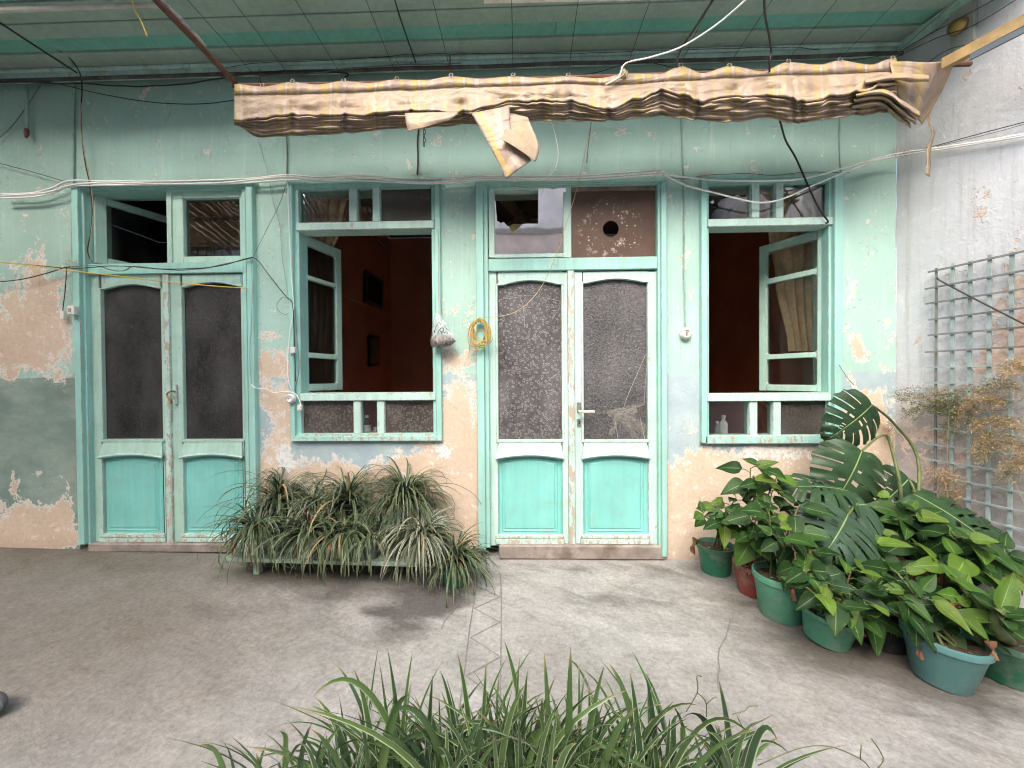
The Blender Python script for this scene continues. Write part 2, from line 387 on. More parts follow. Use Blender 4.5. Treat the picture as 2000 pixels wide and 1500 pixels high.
def mat_blade(name, c1, c2, edge=(.50, .56, .36), edgew=.36, edgeamt=.55, dead=.06, rough=.42):
    t = NT(name); k = t.math('FRACT', t.math('ADD', t.n('ShaderNodeObjectInfo').outputs['Random'], t.attr('tone')))
    uvn = t.n('ShaderNodeUVMap').outputs[0]; u = t.sep(uvn, 0); v = t.sep(uvn, 1)
    c = t.mix(t.step(k, .05, .95), t.rgb(c1), t.rgb(c2)); a = t.math('ABSOLUTE', t.math('SUBTRACT', u, .5))
    c = t.mix(t.math('MULTIPLY', t.step(a, edgew, edgew + .06), t.step(t.math('FRACT', t.math('MULTIPLY', k, 7.3)), .25, .6, 0, edgeamt)), c, t.rgb(edge))
    c = t.mul(c, t.step(t.math('SINE', t.math('MULTIPLY', u, 44)), -1, 1, .88, 1.06))
    if dead:
        dd = t.math('GREATER_THAN', t.math('FRACT', t.math('MULTIPLY', k, 13.7)), 1 - dead); c = t.mix(dd, c, t.rgb((.40, .27, .13)))
        c = t.mix(t.math('MULTIPLY', t.step(v, .84, .97), t.step(t.math('FRACT', t.math('MULTIPLY', k, 5.1)), .3, .7, 0, .85)), c, t.rgb((.30, .22, .11)))
    b = t.bsdf(c, rough, None, .4); tl = t.n('ShaderNodeBsdfTranslucent'); t.set(tl.inputs[0], t.mul(c, 1.3)); ms = t.n('ShaderNodeMixShader'); ms.inputs[0].default_value = .22
    t.t.links.new(b, ms.inputs[1]); t.t.links.new(tl.outputs[0], ms.inputs[2]); return t.done(ms.outputs[0])

def mat_tarp():
    """striped outer side, plain beige reverse; 'tone' says which side is out"""
    t = NT('striped_tarpaulin'); uvn = t.n('ShaderNodeUVMap').outputs[0]; u = t.sep(uvn, 0); p = t.pos()
    ph = t.math('FRACT', t.math('MULTIPLY', t.math('ADD', u, t.math('MULTIPLY', t.noise(p, 3, 2), .03)), 8.0))
    def band(a, b): return t.math('MULTIPLY', t.step(ph, a, a + .012), t.step(ph, b + .012, b))
    base = t.rgb((.375, .285, .195))
    s = t.mix(band(.06, .22), t.rgb((.40, .29, .24)), t.rgb((.50, .36, .09))); s = t.mix(band(.24, .29), s, t.rgb((.57, .48, .38)))
    s = t.mix(band(.34, .40), s, t.rgb((.62, .50, .20))); s = t.mix(band(.34, .42), s, t.rgb((.52, .39, .11))); s = t.mix(band(.52, .60), s, t.rgb((.53, .43, .34))); s = t.mix(band(.64, .78), s, t.rgb((.40, .29, .25))); s = t.mix(band(.80, .88), s, t.rgb((.50, .37, .11)))
    side = t.math('MULTIPLY', t.attr('tone'), t.step(t.noise(p, 14, 4, .65), .3, .6, .35, .85))
    c = t.mix(side, base, s)
    c = t.mul(c, t.step(t.noise(p, 6, 6, .62), .3, .7, .84, 1.1)); c = t.mix(t.step(t.noise(t.map(p, (1, 1, 1)), 22, 6, .7), .58, .68, 0, .4), c, t.rgb((.34, .25, .17)))
    ring = t.vor(p, 7.0); rg = t.math('MULTIPLY', t.step(t.math('ABSOLUTE', t.math('SUBTRACT', ring, .2)), .025, .008), t.step(t.noise(p, 2.5, 2), .55, .58)); c = t.mix(t.math('MULTIPLY', rg, .35), c, t.rgb((.32, .24, .18)))
    h = t.math('ADD', t.noise(p, 18, 4, .6), t.math('MULTIPLY', t.math('ABSOLUTE', t.math('SUBTRACT', t.noise(t.map(p, (1.2, 1, 2.5)), 3.2, 3, .5, .6), .5)), 5.0))
    b = t.bsdf(c, .42, t.bump(h, .45, .012), .4)
    tl = t.n('ShaderNodeBsdfTranslucent'); t.set(tl.inputs[0], c); ms = t.n('ShaderNodeMixShader'); ms.inputs[0].default_value = .12
    t.t.links.new(b, ms.inputs[1]); t.t.links.new(tl.outputs[0], ms.inputs[2]); return t.done(ms.outputs[0])

def mat_curtain():
    t = NT('embroidered_curtain'); p = t.pos(); d = t.vor(t.map(p, (1, 1, .8)), 9.0)
    sw = t.math('SINE', t.math('ADD', t.math('MULTIPLY', d, 60), t.math('MULTIPLY', t.noise(p, 4, 2), 3)))
    m = t.math('MULTIPLY', t.step(sw, .82, .95), t.step(d, .42, .34)); c = t.mix(t.math('MULTIPLY', m, .6), t.rgb((.85, .63, .36)), t.rgb((.95, .88, .70)))
    c = t.mul(c, t.step(t.noise(p, 25, 5), .3, .7, .85, 1.12))
    b = t.bsdf(c, .6, t.bump(t.noise(p, 90, 3), .2, .002), .3); tl = t.n('ShaderNodeBsdfTranslucent'); t.set(tl.inputs[0], c); ms = t.n('ShaderNodeMixShader'); ms.inputs[0].default_value = .2
    t.t.links.new(b, ms.inputs[1]); t.t.links.new(tl.outputs[0], ms.inputs[2]); return t.done(ms.outputs[0])

MT = dict(
    wall=mat_wall(), right=mat_rightwall(), floor=mat_floor(),
    pale=mat_paint('pale_mint_paint', PALE, .10, grime=.22), teal=mat_paint('teal_gloss_paint', TEAL, .08, grime=.2), turq=mat_paint('turquoise_panel_paint', TURQ, .06, grime=.28, streak=.06),
    worn=mat_paint('flaking_mint_paint', PALE, .22, grime=.4), sage=mat_paint('sage_mint_paint', (.40, .61, .52), .10, grime=.3), sill=mat_paint('flaking_sill_paint', (.36, .64, .57), .2, grime=.35),
    board=mat_paint('grey_green_ceiling_paint', (.37, .475, .40), .05, grime=.5, under=(.2, .2, .16)), board_t=mat_paint('teal_ceiling_paint', (.21, .51, .42), .04, grime=.35, under=(.2, .2, .16)),
    trim=mat_paint('dirty_trim_paint', (.50, .72, .64), .12, grime=.6),
    glass=mat_clear(), mirror=mat_mirrorpane(),
    g_left=mat_pattern('dark_wisp_glass', (.016, .015, .014), 34, 'wisps', .42, (.15, .147, .142)), g_rings=mat_pattern('ring_pattern_glass', (.045, .042, .042), 46, 'rings', .42, (.34, .33, .33)),
    g_grain=mat_pattern('pebbled_glass', (.038, .037, .038), 60, 'grain', .38, (.24, .235, .24)), g_win=mat_pattern('smoky_ring_glass', (.04, .034, .03), 50, 'rings', .32, (.30, .26, .23)), g_win2=mat_pattern('smoky_wisp_glass', (.04, .035, .03), 38, 'wisps', .25, (.26, .23, .20)),
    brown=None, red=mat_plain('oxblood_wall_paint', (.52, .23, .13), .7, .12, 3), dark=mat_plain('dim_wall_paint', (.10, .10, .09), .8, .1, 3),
    white_pl=mat_plain('white_plastic', (.74, .73, .69), .4, .08, 20, bump=.04, dirt=.35), black_pl=mat_plain('black_rubber', (.02, .02, .02), .5, .1, 20),
    cable_w=mat_plain('white_cable_sheath', (.88, .87, .84), .5, .05, 16, dirt=.08), cable_k=mat_plain('black_cable_sheath', (.022, .022, .022), .5, .15, 16), cable_g=mat_plain('dusty_grey_cable', (.18, .175, .155), .7, .25, 16), cable_m=mat_plain('painted_over_cable', (.30, .44, .38), .6, .15, 16, dirt=.5),
    cable_t=mat_plain('tan_cable_sheath', (.42, .34, .20), .6, .15, 16), yellow=mat_plain('yellow_rope', (.62, .44, .07), .5, .15, 30), brass=mat_plain('tarnished_brass', (.38, .26, .10), .35, .2, 40, metal=.9), steel=mat_plain('old_steel', (.35, .34, .32), .45, .2, 30, metal=.8), rust=mat_plain('rusty_iron', (.12, .055, .035), .7, .3, 20), wire=mat_plain('dark_wire', (.035, .033, .03), .6, .2, 20),
    wood=mat_plain('weathered_timber', (.36, .25, .11), .7, .3, 14, dirt=.5), greywood=mat_plain('grey_timber', (.34, .32, .28), .8, .2, 14), black=mat_plain('dark_recess', (.008, .008, .008), .9, .1), soil=mat_plain('potting_soil', (.06, .04, .025), .95, .4, 60, bump=.8), tarp=mat_tarp(), curtain=mat_curtain(),
)

for k_, c_ in (('pale', PALE), ('teal', TEAL), ('worn', PALE), ('sage', (.40, .61, .52)), ('sill', (.36, .64, .57)), ('turq', TURQ)):
    EDGE[MT[k_].name] = mat_paint(MT[k_].name + '_arris', tuple(v * .82 for v in c_), .235, grime=.6, under=(.16, .13, .10), chipscale=1.6)

# ================================================================== large structure
def rect(xl, xr, yt, yb, Y=0.0):
    ym, xm = (yt + yb) / 2, (xl + xr) / 2
    return W(xl, ym, Y).x, W(xr, ym, Y).x, W(xm, yb, Y).z, W(xm, yt, Y).z
def bar(mb, xl, xr, yt, yb, yf, yk, b=.003):
    x0, x1, z0, z1 = rect(xl, xr, yt, yb, yf); mb.box(x0, x1, yf, yk, z0, z1, b); return mb
def gauss(x, z, blobs):
    s = 0.0
    for bx, bz, rx, rz, a in blobs:
        d = ((x - bx) / rx) ** 2 + ((z - bz) / rz) ** 2
        if d < 9: s += a * math.exp(-d)
    return s
PXM = 284.0
def blobs_px(lst):
    out = []
    for px, py, rx, ry, a in lst:
        w = W(px, py); out.append((w.x, w.z, rx / PXM, ry / PXM, a))
    return out

ZC = W(1000, 104, -.05).z                       # underside of the ceiling
HOLES = []
for q in ((150, 492, 358, 1066), (569, 852, 354, 858), (936, 1298, 356, 1092), (1374, 1643, 346, 864)):
    HOLES.append(rect(*q))
HOLES[0] = (*HOLES[0][:2], -.02, HOLES[0][3]); HOLES[2] = (*HOLES[2][:2], -.02, HOLES[2][3])

# ---- ground
def build_ground():
    xs = sorted(set([-60, -30, -15, -9, -6] + [round(-5 + i * .06, 3) for i in range(0, 142)] + [5, 9, 15, 30, 60]))
    ys = sorted(set([-60, -30, -15, -9, -6] + [round(-4 + i * .06, 3) for i in range(0, 69)] + [.12, .3, 1, 3, 8, 30, 60]))
    st = []
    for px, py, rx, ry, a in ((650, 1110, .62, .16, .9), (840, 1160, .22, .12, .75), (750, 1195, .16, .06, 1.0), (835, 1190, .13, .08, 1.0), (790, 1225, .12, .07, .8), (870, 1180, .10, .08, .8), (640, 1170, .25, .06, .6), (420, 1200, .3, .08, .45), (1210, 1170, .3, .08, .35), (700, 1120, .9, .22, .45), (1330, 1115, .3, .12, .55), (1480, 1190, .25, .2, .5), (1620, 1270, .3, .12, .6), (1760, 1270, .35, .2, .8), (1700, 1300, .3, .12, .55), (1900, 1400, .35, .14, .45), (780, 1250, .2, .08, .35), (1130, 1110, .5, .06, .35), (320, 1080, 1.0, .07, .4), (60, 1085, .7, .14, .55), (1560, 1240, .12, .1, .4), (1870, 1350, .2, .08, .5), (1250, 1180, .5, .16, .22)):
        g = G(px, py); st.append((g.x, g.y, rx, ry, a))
    so = []
    for px, py, rx, ry, a in ((0, 1180, 1.1, .9, .6), (120, 1100, 1.3, .3, .6), (60, 1400, 1.0, .6, .4), (300, 1250, .9, .5, .28), (1450, 1150, .4, .3, .3), (1700, 1280, .6, .35, .5), (620, 1120, .7, .15, .4), (330, 1200, .6, .3, .22)):
        g = G(px, py); so.append((g.x, g.y, rx, ry, a))
    mb = MB(); rows = []
    for y in ys: rows.append([(x, y, floor_z(x, y) + .0035 * noise.noise(Vector((x * 2.2, y * 2.2, 0))) if -6 < x < 5 and -5 < y < .2 else floor_z(max(x, -6))) for x in xs])
    mb.grid(rows)
    me = mb.mesh('ground', smooth=True)
    for nm, bl in (('stain', st), ('soil', so)):
        at = me.attributes.new(nm, 'FLOAT', 'POINT'); at.data.foreach_set('value', np.array([min(1.1, gauss(x, y, bl)) for x, y, z in mb.v], dtype=np.float32))
    return tag(obj('ground', me, MT['floor']), kind='structure')
ground = build_ground()

# scored zigzag between two lines in the cement, and a crack: shallow dark grooves
def groove(name, pts, w, label=None):
    pts = [G(px, py) for px, py in pts]; mb = MB(); rows = []
    for i, p in enumerate(pts):
        t = (pts[min(i + 1, len(pts) - 1)] - pts[max(i - 1, 0)]).normalized(); s = Vector((-t.y, t.x, 0)) * w
        zz = floor_z(p.x) + .006
        rows.append([(p.x - s.x, p.y - s.y, zz), (p.x, p.y, zz - .0015), (p.x + s.x, p.y + s.y, zz)])
    mb.grid(rows); return obj(name, mb, MT['groove'], ground)
MT['groove'] = mat_plain('dirt_filled_groove', (.20, .19, .18), .95, .2, 30)
groove('score_line', [(933, 1135), (925, 1180), (917, 1230), (910, 1290), (902, 1350), (895, 1400)], 0.0024)
groove('score_line', [(978, 1120), (979, 1170), (979, 1230), (978, 1290), (977, 1350), (976, 1400)], .0024)
zz = [(931, 1146), (975, 1167), (926, 1190), (977, 1217), (919, 1247), (977, 1285), (911, 1322), (976, 1372), (900, 1405)]
for a, b in zip(zz[:-1], zz[1:]):
    groove('score_line', [a, ((a[0] + b[0]) / 2, (a[1] + b[1]) / 2), b], .0018)
groove('crack', [(1436, 1170), (1434, 1200), (1424, 1222), (1418, 1246), (1405, 1268), (1402, 1290), (1406, 1305), (1401, 1325), (1403, 1350)], .0016)
groove('crack', [(905, 1170), (885, 1195), (868, 1215), (862, 1232)], .0014)

# ---- the house
house = thing('house', 'mint green plastered house front with two double doors and two windows', 'house', (0, 0, 0))
PEEL = blobs_px([
    (40, 610, 70, 75, .30), (95, 650, 45, 90, .22), (20, 690, 60, 60, .26), (120, 700, 30, 60, .12), (75, 540, 20, 70, .16), (75, 470, 10, 60, .12),
    (55, 1010, 75, 40, .36), (120, 1000, 22, 26, .25), (20, 1050, 120, 22, .5), (110, 1055, 60, 16, .4), (30, 940, 16, 22, .2), (80, 925, 10, 10, .25),
    (533, 655, 26, 16, .18), (525, 690, 36, 12, .2), (530, 722, 36, 22, .32), (535, 775, 36, 30, .24), (540, 840, 34, 40, .20), (520, 905, 26, 60, .15), (545, 960, 40, 60, .3), (530, 1040, 60, 80, .3),
    (560, 800, 10, 120, .14), (640, 920, 60, 30, .20), (700, 960, 160, 45, .38), (820, 915, 60, 40, .36), (720, 1040, 260, 70, .5),
    (895, 605, 20, 10, .22), (890, 660, 22, 14, .10), (893, 706, 34, 26, .26), (900, 765, 22, 20, .12), (895, 810, 40, 50, .34), (895, 900, 50, 80, .42), (900, 1010, 60, 110, .45),
    (1350, 960, 60, 70, .38), (1335, 1040, 70, 70, .42), (1318, 830, 10, 60, .08), (1362, 800, 10, 50, .16), (1440, 930, 90, 38, .38), (1550, 930, 120, 40, .30), (1450, 1030, 160, 80, .45), (1600, 1020, 120, 120, .4),
    (1675, 680, 16, 34, .24), (1740, 670, 8, 60, .12), (1700, 800, 40, 40, .2), (1680, 860, 50, 60, .3), (1700, 960, 60, 120, .35), (1660, 580, 8, 14, .1), (1700, 470, 10, 16, .05),
    (700, 880, 150, 14, .06), (1500, 882, 130, 14, .10), (935, 700, 6, 400, .05), (1304, 800, 5, 300, .06), (862, 560, 6, 240, .06)])
KEEP = blobs_px([(1330, 800, 40, 80, .12), (700, 875, 120, 16, .1), (60, 850, 110, 90, .1), (60, 795, 140, 40, .32)])
GRIME = blobs_px([(60, 300, 160, 120, .22), (300, 150, 500, 26, .4), (1000, 120, 700, 20, .3), (60, 440, 90, 120, .15), (620, 345, 90, 10, .3), (1560, 345, 120, 9, .3), (380, 350, 60, 8, .3), (1000, 340, 120, 8, .15), (1700, 260, 60, 90, .18), (815, 340, 40, 10, .35)])
RUST = blobs_px([(1625, 295, 5, 34, .5), (1755, 300, 12, 14, .6), (147, 500, 14, 18, .5), (515, 345, 30, 7, .3), (1375, 343, 14, 8, .5), (148, 830, 4, 260, .35), (939, 1000, 5, 60, .35), (20, 1065, 150, 8, .4), (1400, 1092, 120, 8, .4)])
WHITE = blobs_px([(700, 885, 140, 26, .30), (560, 900, 30, 40, .22), (870, 880, 30, 24, .25), (1500, 885, 150, 26, .30), (1375, 1010, 30, 26, .22), (1400, 960, 30, 20, .14), (535, 800, 40, 60, .16), (895, 770, 30, 40, .16), (530, 700, 40, 40, .10), (895, 700, 40, 40, .10), (1320, 920, 16, 60, .2), (1660, 900, 40, 40, .2), (925, 840, 10, 120, .16)])
def build_wall():
    X0, X1, Z0, Z1 = -5.6, CORNER.x, -.1, ZC + .25
    xs = [X0 + i * .05 for i in range(int((X1 - X0) / .05) + 1)] + [X1]; zs = [Z0 + i * .05 for i in range(int((Z1 - Z0) / .05) + 1)] + [Z1]
    def merge(vals, extra):
        vals = [v for v in vals if all(abs(v - e) > .016 for e in extra)]; return sorted(set(vals + extra))
    xs = merge(xs, [h[0] for h in HOLES] + [h[1] for h in HOLES] + [X0, X1]); zs = merge(zs, [h[2] for h in HOLES] + [h[3] for h in HOLES] + [Z0, Z1])
    inside = lambda x, z: any(h[0] < x < h[1] and h[2] < z < h[3] for h in HOLES)
    mb = MB(); nx = len(xs)
    for y in (0.0, .25):
        for z in zs:
            for x in xs:
                yy = y
                if y == 0: yy += .006 * noise.noise(Vector((x * 1.3, z * 1.3, 0))) + .0025 * noise.noise(Vector((x * 6, z * 6, 3)))
                mb.v.append((x, yy, z))
    N = nx * len(zs)
    keep = set()
    for j in range(len(zs) - 1):
        for i in range(nx - 1):
            if inside((xs[i] + xs[i + 1]) / 2, (zs[j] + zs[j + 1]) / 2): continue
            keep.add((i, j)); a = j * nx + i
            mb.f.append((a, a + 1, a + nx + 1, a + nx)); mb.f.append((N + a, N + a + nx, N + a + nx + 1, N + a + 1))
    for (i, j) in keep:                          # reveals
        a = j * nx + i
        for di, dj, e in ((-1, 0, (a, a + nx)), (1, 0, (a + 1, a + nx + 1)), (0, -1, (a, a + 1)), (0, 1, (a + nx, a + nx + 1))):
            if (i + di, j + dj) not in keep: mb.f.append((e[0], e[1], N + e[1], N + e[0]))
    me = mb.mesh('wall')
    V_ = np.array(mb.v)
    XL = W(147, 700).x
    pv = np.array([gauss(x, z, PEEL) - gauss(x, z, KEEP) for x, y, z in mb.v]) - .06
    pv = np.where(V_[:, 2] < .05, pv + .12, pv)
    pv = np.clip(pv, -.3, .45)
    for nm, arr in (('peel', pv), ('grime', np.clip([gauss(x, z, GRIME) for x, y, z in mb.v], 0, .6)), ('rust', np.clip([gauss(x, z, RUST) for x, y, z in mb.v], 0, .7)), ('white', np.clip([gauss(x, z, WHITE) for x, y, z in mb.v], -.1, .5)), ('left', (V_[:, 0] < XL + .02).astype(float))):
        at = me.attributes.new(nm, 'FLOAT', 'POINT'); at.data.foreach_set('value', np.asarray(arr, dtype=np.float32))
    return obj('wall', me, MT['wall'], house)
build_wall()

# thresholds
mb = MB(); bar(mb, 974, 1303, 1066, 1094, -.028, .2, .010); th = obj('threshold', mb, mat_plain('worn_stone_step', (.27, .235, .205), .9, .3, 9, dirt=.9, dirtcol=(.14, .10, .075), bump=.8), house)
mb = MB(); bar(mb, 170, 505, 1062, 1080, -.026, .2, .010); obj('threshold', mb, th.data.materials[0], house)

# ceiling of boards running along the wall
ceil_mb = MB(); ceil_mb.box(-5.6, 3.4, -.74, 0.0, ZC + .03, ZC + .20, .004)
ceiling = obj('ceiling', ceil_mb, MT['board'], house)
edges = [0.0] + [G(1000, y, ZC).y for y in (104, 76, 45, 14)]
while edges[-1] > -.62: edges.append(edges[-1] - .125)
XR = lambda y: CORNER.x - y * math.tan(RW_ANG)
for i in range(len(edges) - 1):
    y0, y1 = edges[i], edges[i + 1]; teal = i in (2, 5); low = {0: .000, 1: .004, 2: -.010, 3: .006, 4: .0, 5: -.008}.get(i % 6, 0)
    cuts = [-5.6, XR(y0) + .1] if not teal else [-5.6, W(1085, 60, -.2).x, XR(y0) + .1]
    for k in range(len(cuts) - 1):
        mb = MB(); mb.box(cuts[k] + .001, cuts[k + 1] - .001, y1 + .0018, y0 - .0018, ZC - low, ZC + .028, .003)
        obj('board', mb, MT['board_t'] if teal else MT['board'], ceiling)
# moulding and dirty batten along the top of the wall and down the right-hand wall
mb = MB(); mb.box(-5.6, CORNER.x - .005, -.035, -.008, ZC - .075, ZC - .004, .006); mb.box(-5.6, CORNER.x - .01, -.058, -.036, ZC - .030, ZC - .006, .005); obj('moulding', mb, MT['trim'], house)
mb = MB(); a = CORNER + RW_N * .012 + RW_T * .03; b = CORNER + RW_N * .012 + RW_T * 1.0
for p, q in ((a, b),):
    o = RW_N * .035; zt, zb = ZC - .004, ZC - .06
    mb.add([(p.x, p.y, zb), (q.x, q.y, zb), (q.x + o.x, q.y + o.y, zb), (p.x + o.x, p.y + o.y, zb), (p.x, p.y, zt), (q.x, q.y, zt), (q.x + o.x, q.y + o.y, zt), (p.x + o.x, p.y + o.y, zt)], [(0, 1, 2, 3), (4, 5, 6, 7), (0, 1, 5, 4), (1, 2, 6, 5), (2, 3, 7, 6), (3, 0, 4, 7)])
obj('moulding', mb, MT['trim'], house)
mb = MB(); mb.tube(crom([(x, -.065 + .006 * noise.noise(Vector((x, 1, 1))), ZC - .094 + .008 * noise.noise(Vector((x * 2, 5, 0)))) for x in np.linspace(-5.6, CORNER.x - .03, 40)], 2), .012, 7)
obj('conduit', mb, mat_plain('sooty_conduit', (.085, .08, .07), .85, .4, 14, dirt=.4, dirtcol=(.3, .33, .29), bump=.6), house, smooth=True)
mb = MB(); mb.box(-5.7, 4.2, -.80, 3.4, ZC + .255, ZC + .40, .01); mb.box(-5.7, 3.5, -.82, -.76, ZC - .0, ZC + .25, .006)
obj('roof', mb, MT['greywood'], house)

# ---- doors
def arch_z(x, x0, x1, zs, zm, shoulder=.10):     # underside of an arched rail: flat shoulders, raised middle
    u = (x - x0) / (x1 - x0)
    if u < shoulder or u > 1 - shoulder:
        e = min(u, 1 - u) / shoulder; return zs + (zm - zs) * .10 * e
    s = (u - shoulder) / (1 - 2 * shoulder); return zs + (zm - zs) * (.18 + .82 * math.sin(math.pi * s))
def top_rail(mb, xl, xr, yt, ys, ym, yf, yk):
    x0, x1, z0, z1 = rect(xl, xr, yt, ys, yf); zm = W((xl + xr) / 2, ym, yf).z; n = 20
    lower = [(x0 + (x1 - x0) * i / n, arch_z(x0 + (x1 - x0) * i / n, x0, x1, z0, zm)) for i in range(n + 1)]
    for i in range(n):
        (a, za), (b, zb) = lower[i], lower[i + 1]
        mb.add([(a, yf, za), (b, yf, zb), (b, yf, z1), (a, yf, z1), (a, yk, za), (b, yk, zb)], [(0, 1, 2, 3), (0, 4, 5, 1)])
    return (x0, x1, z0, zm)
def arch_bead(mb, x0, x1, zs, zm, yf, w=.009, d=.008):   # bead following the arch
    n = 20; rows = []
    for i in range(n + 1):
        x = x0 + (x1 - x0) * i / n; z = arch_z(x, x0, x1, zs, zm); rows.append([(x, yf, z + w), (x, yf - d, z + w * .6), (x, yf - d, z - w * .2), (x, yf + .01, z - w * .6)])
    mb.grid(rows)
def panel_mesh(x0, x1, z0, z1, rise, yf):
    prof = [(0, .0), (.010, -.006), (.020, .004), (.032, .006), (.040, -.002), (.052, .004), (.060, -.003), (.075, -.004)]
    mb = MB(); n = 14; loops = []
    for d, dy in prof:
        a, b, c, e = x0 + d, x1 - d, z0 + d, z1 - d; pts = [(a, c), (b, c)]
        for i in range(n + 1):
            u = 1 - i / n; pts.append((a + (b - a) * u, e - rise + rise * math.sin(math.pi * u) ** .8 if 0 < u < 1 else e - rise))
        loops.append([(p[0], yf + dy, p[1]) for p in pts])
    m = len(loops[0])
    for lp in loops: mb.v += lp
    for i in range(len(loops) - 1):
        for k in range(m): mb.f.append((i * m + k, i * m + (k + 1) % m, (i + 1) * m + (k + 1) % m, (i + 1) * m + k))
    mb.f.append(tuple(range((len(loops) - 1) * m, len(loops) * m))); return mb
def door_leaf(door, L, glass, gl_arch, panel, mats, pane_mat, yf=.012):
    """L: outer px of the leaf; glass/panel: px openings; one mesh for stiles and rails, panel and pane apart"""
    xl, xr, yt, yb = L; xl += 1.2; xr -= 1.2; yt += 2; gx0, gx1, gyb = glass; ys, ym = gl_arch; pyt, pyb = panel; mb = MB()
    bar(mb, xl, gx0, yt, yb, yf, yf + .04); bar(mb, gx1, xr, yt, yb, yf, yf + .04)
    ax0, ax1, zs, zm = top_rail(mb, gx0, gx1, yt, ys, ym, yf, yf + .04)
    bar(mb, gx0 - 1, gx1 + 1, pyb, yb, yf + .002, yf + .042)
    leaf = obj('door_leaf', mb, mats[0], door)
    mb = MB()                                     # beads round the pane
    arch_bead(mb, ax0, ax1, zs, zm, yf)
    for a, b in ((gx0 - 4, gx0 + 1), (gx1 - 1, gx1 + 4)): bar(mb, a, b, ys - 2, gyb, yf - .004, yf + .03, .003)
    bar(mb, gx0 - 3, gx1 + 3, gyb - 3, gyb + 3, yf - .008, yf + .03, .004); obj('bead', mb, mats[0], door)
    mb = MB()                                     # lock rail with its weather moulding
    x0, x1, z0, z1 = rect(gx0 - 1, gx1 + 1, gyb + 2, pyt - 4, yf - .01)
    a = mb.add([(x0 + .012, yf - .004, z1), (x1 - .012, yf - .004, z1), (x1 + .004, yf - .022, z0), (x0 - .004, yf - .022, z0), (x0 + .012, yf + .03, z1), (x1 - .012, yf + .03, z1), (x1 + .004, yf + .03, z0), (x0 - .004, yf + .03, z0)], [(0, 1, 2, 3), (4, 5, 6, 7), (0, 1, 5, 4), (1, 2, 6, 5), (2, 3, 7, 6), (3, 0, 4, 7)])
    rows = []
    for i in range(15):
        u = i / 14; x = x0 - .008 + (x1 - x0 + .016) * u; z = z0 - .020 + .024 * math.sin(math.pi * u) ** .9
        rows.append([(x, yf + .004, z + .020), (x, yf - .024, z + .014), (x, yf - .030, z + .004), (x, yf - .022, z - .006), (x, yf + .004, z - .010)])
    mb.grid(rows); obj('lock_rail', mb, mats[1], door)
    x0, x1, z0, z1 = rect(gx0, gx1, pyt - 6, pyb, yf + .012); obj('panel', panel_mesh(x0 - .004, x1 + .004, z0 - .003, z1 + .012, .022, yf + .016), mats[2], door)
    mb = MB(); bar(mb, gx0 - 4, gx1 + 4, pyb - 2, pyb + 5, yf - .014, yf + .02, .005); bar(mb, gx0 - 5, gx1 + 5, pyb + 6, yb - 2, yf - .020, yf + .02, .005); obj('weather_bar', mb, mats[3], door)
    x0, x1, z0, z1 = rect(gx0 - 3, gx1 + 3, ys - 16, gyb + 3, yf + .02); mb = MB(); mb.box(x0, x1, yf + .020, yf + .024, z0, z1, .0005); obj('pane', mb, pane_mat, door)

# left door
mb = MB()
bar(mb, 145, 158, 357, 1064, -.045, .1); bar(mb, 158, 170, 360, 1063, -.022, .1); bar(mb, 169, 175, 366, 1062, -.004, .1)
bar(mb, 484, 497, 357, 1064, -.040, .1); bar(mb, 476, 484, 360, 1062, -.020, .1)
bar(mb, 146, 497, 355, 363, -.046, .1); bar(mb, 158, 488, 362, 371, -.024, .1); bar(mb, 171, 478, 513, 534, -.006, .1)
door1 = tag(obj('door', mb, MT['teal'], house), 'shaded left double door with dark patterned panes and a brass handle')
mb = MB(); bar(mb, 325, 335, 371, 514, .0, .08); obj('mullion', mb, MT['sage'], door1)
mb = MB(); bar(mb, 335, 358, 373, 514, .01, .06); bar(mb, 468, 476, 373, 514, .01, .06); bar(mb, 357, 469, 373, 387, .012, .06); bar(mb, 357, 469, 500, 514, .012, .06); obj('transom_sash', mb, MT['sage'], door1)
mb = MB(); bar(mb, 354, 472, 384, 503, .035, .038, .0005); obj('pane', mb, MT['glass'], door1)
# casements and swung sashes are built along +x from the hinge, then turned about it
def swing(mb, hinge, ang, mirror=False):
    c, s = math.cos(ang), math.sin(ang); out = []
    for x, y, z in mb.v:
        lx, ly = x * c - y * s, x * s + y * c; out.append((hinge.x + (-lx if mirror else lx), hinge.y + ly, z))
    mb.v = out; return mb
h = W(186, 446, .02); zt, zb = W(186, 379, .02).z, W(186, 513, .02).z
mb = MB(); w = .50
mb.box(0, .062, 0, .035, zb, zt); mb.box(w - .06, w, 0, .035, zb, zt); mb.box(.062, w - .06, .001, .034, zt - .05, zt); mb.box(.062, w - .06, .001, .034, zb, zb + .05)
obj('transom_sash', swing(mb, h, R(66)), MT['sage'], door1)
mb = MB(); mb.box(.05, w - .05, .015, .019, zb + .04, zt - .04, .0005); obj('pane', swing(mb, h, R(66)), MT['glass'], door1)
mats = (MT['sage'], MT['sage'], MT['turq'], MT['worn'])
door_leaf(door1, (173, 322, 535, 1062), (198, 317, 861), (564, 555), (893, 1046), mats, MT['g_left'])
door_leaf(door1, (331, 477, 534, 1062), (356, 473, 861), (560, 551), (893, 1046), mats, MT['g_left'])
mb = MB(); bar(mb, 321, 333, 536, 1062, -.004, .03); obj('astragal', mb, MT['worn'], door1)
p = W(339, 765, -.01)
mb = MB(); mb.box(p.x - .012, p.x + .014, -.006, .012, p.z - .09, p.z + .05, .003); hp = obj('handle_plate', mb, MT['worn'], door1)
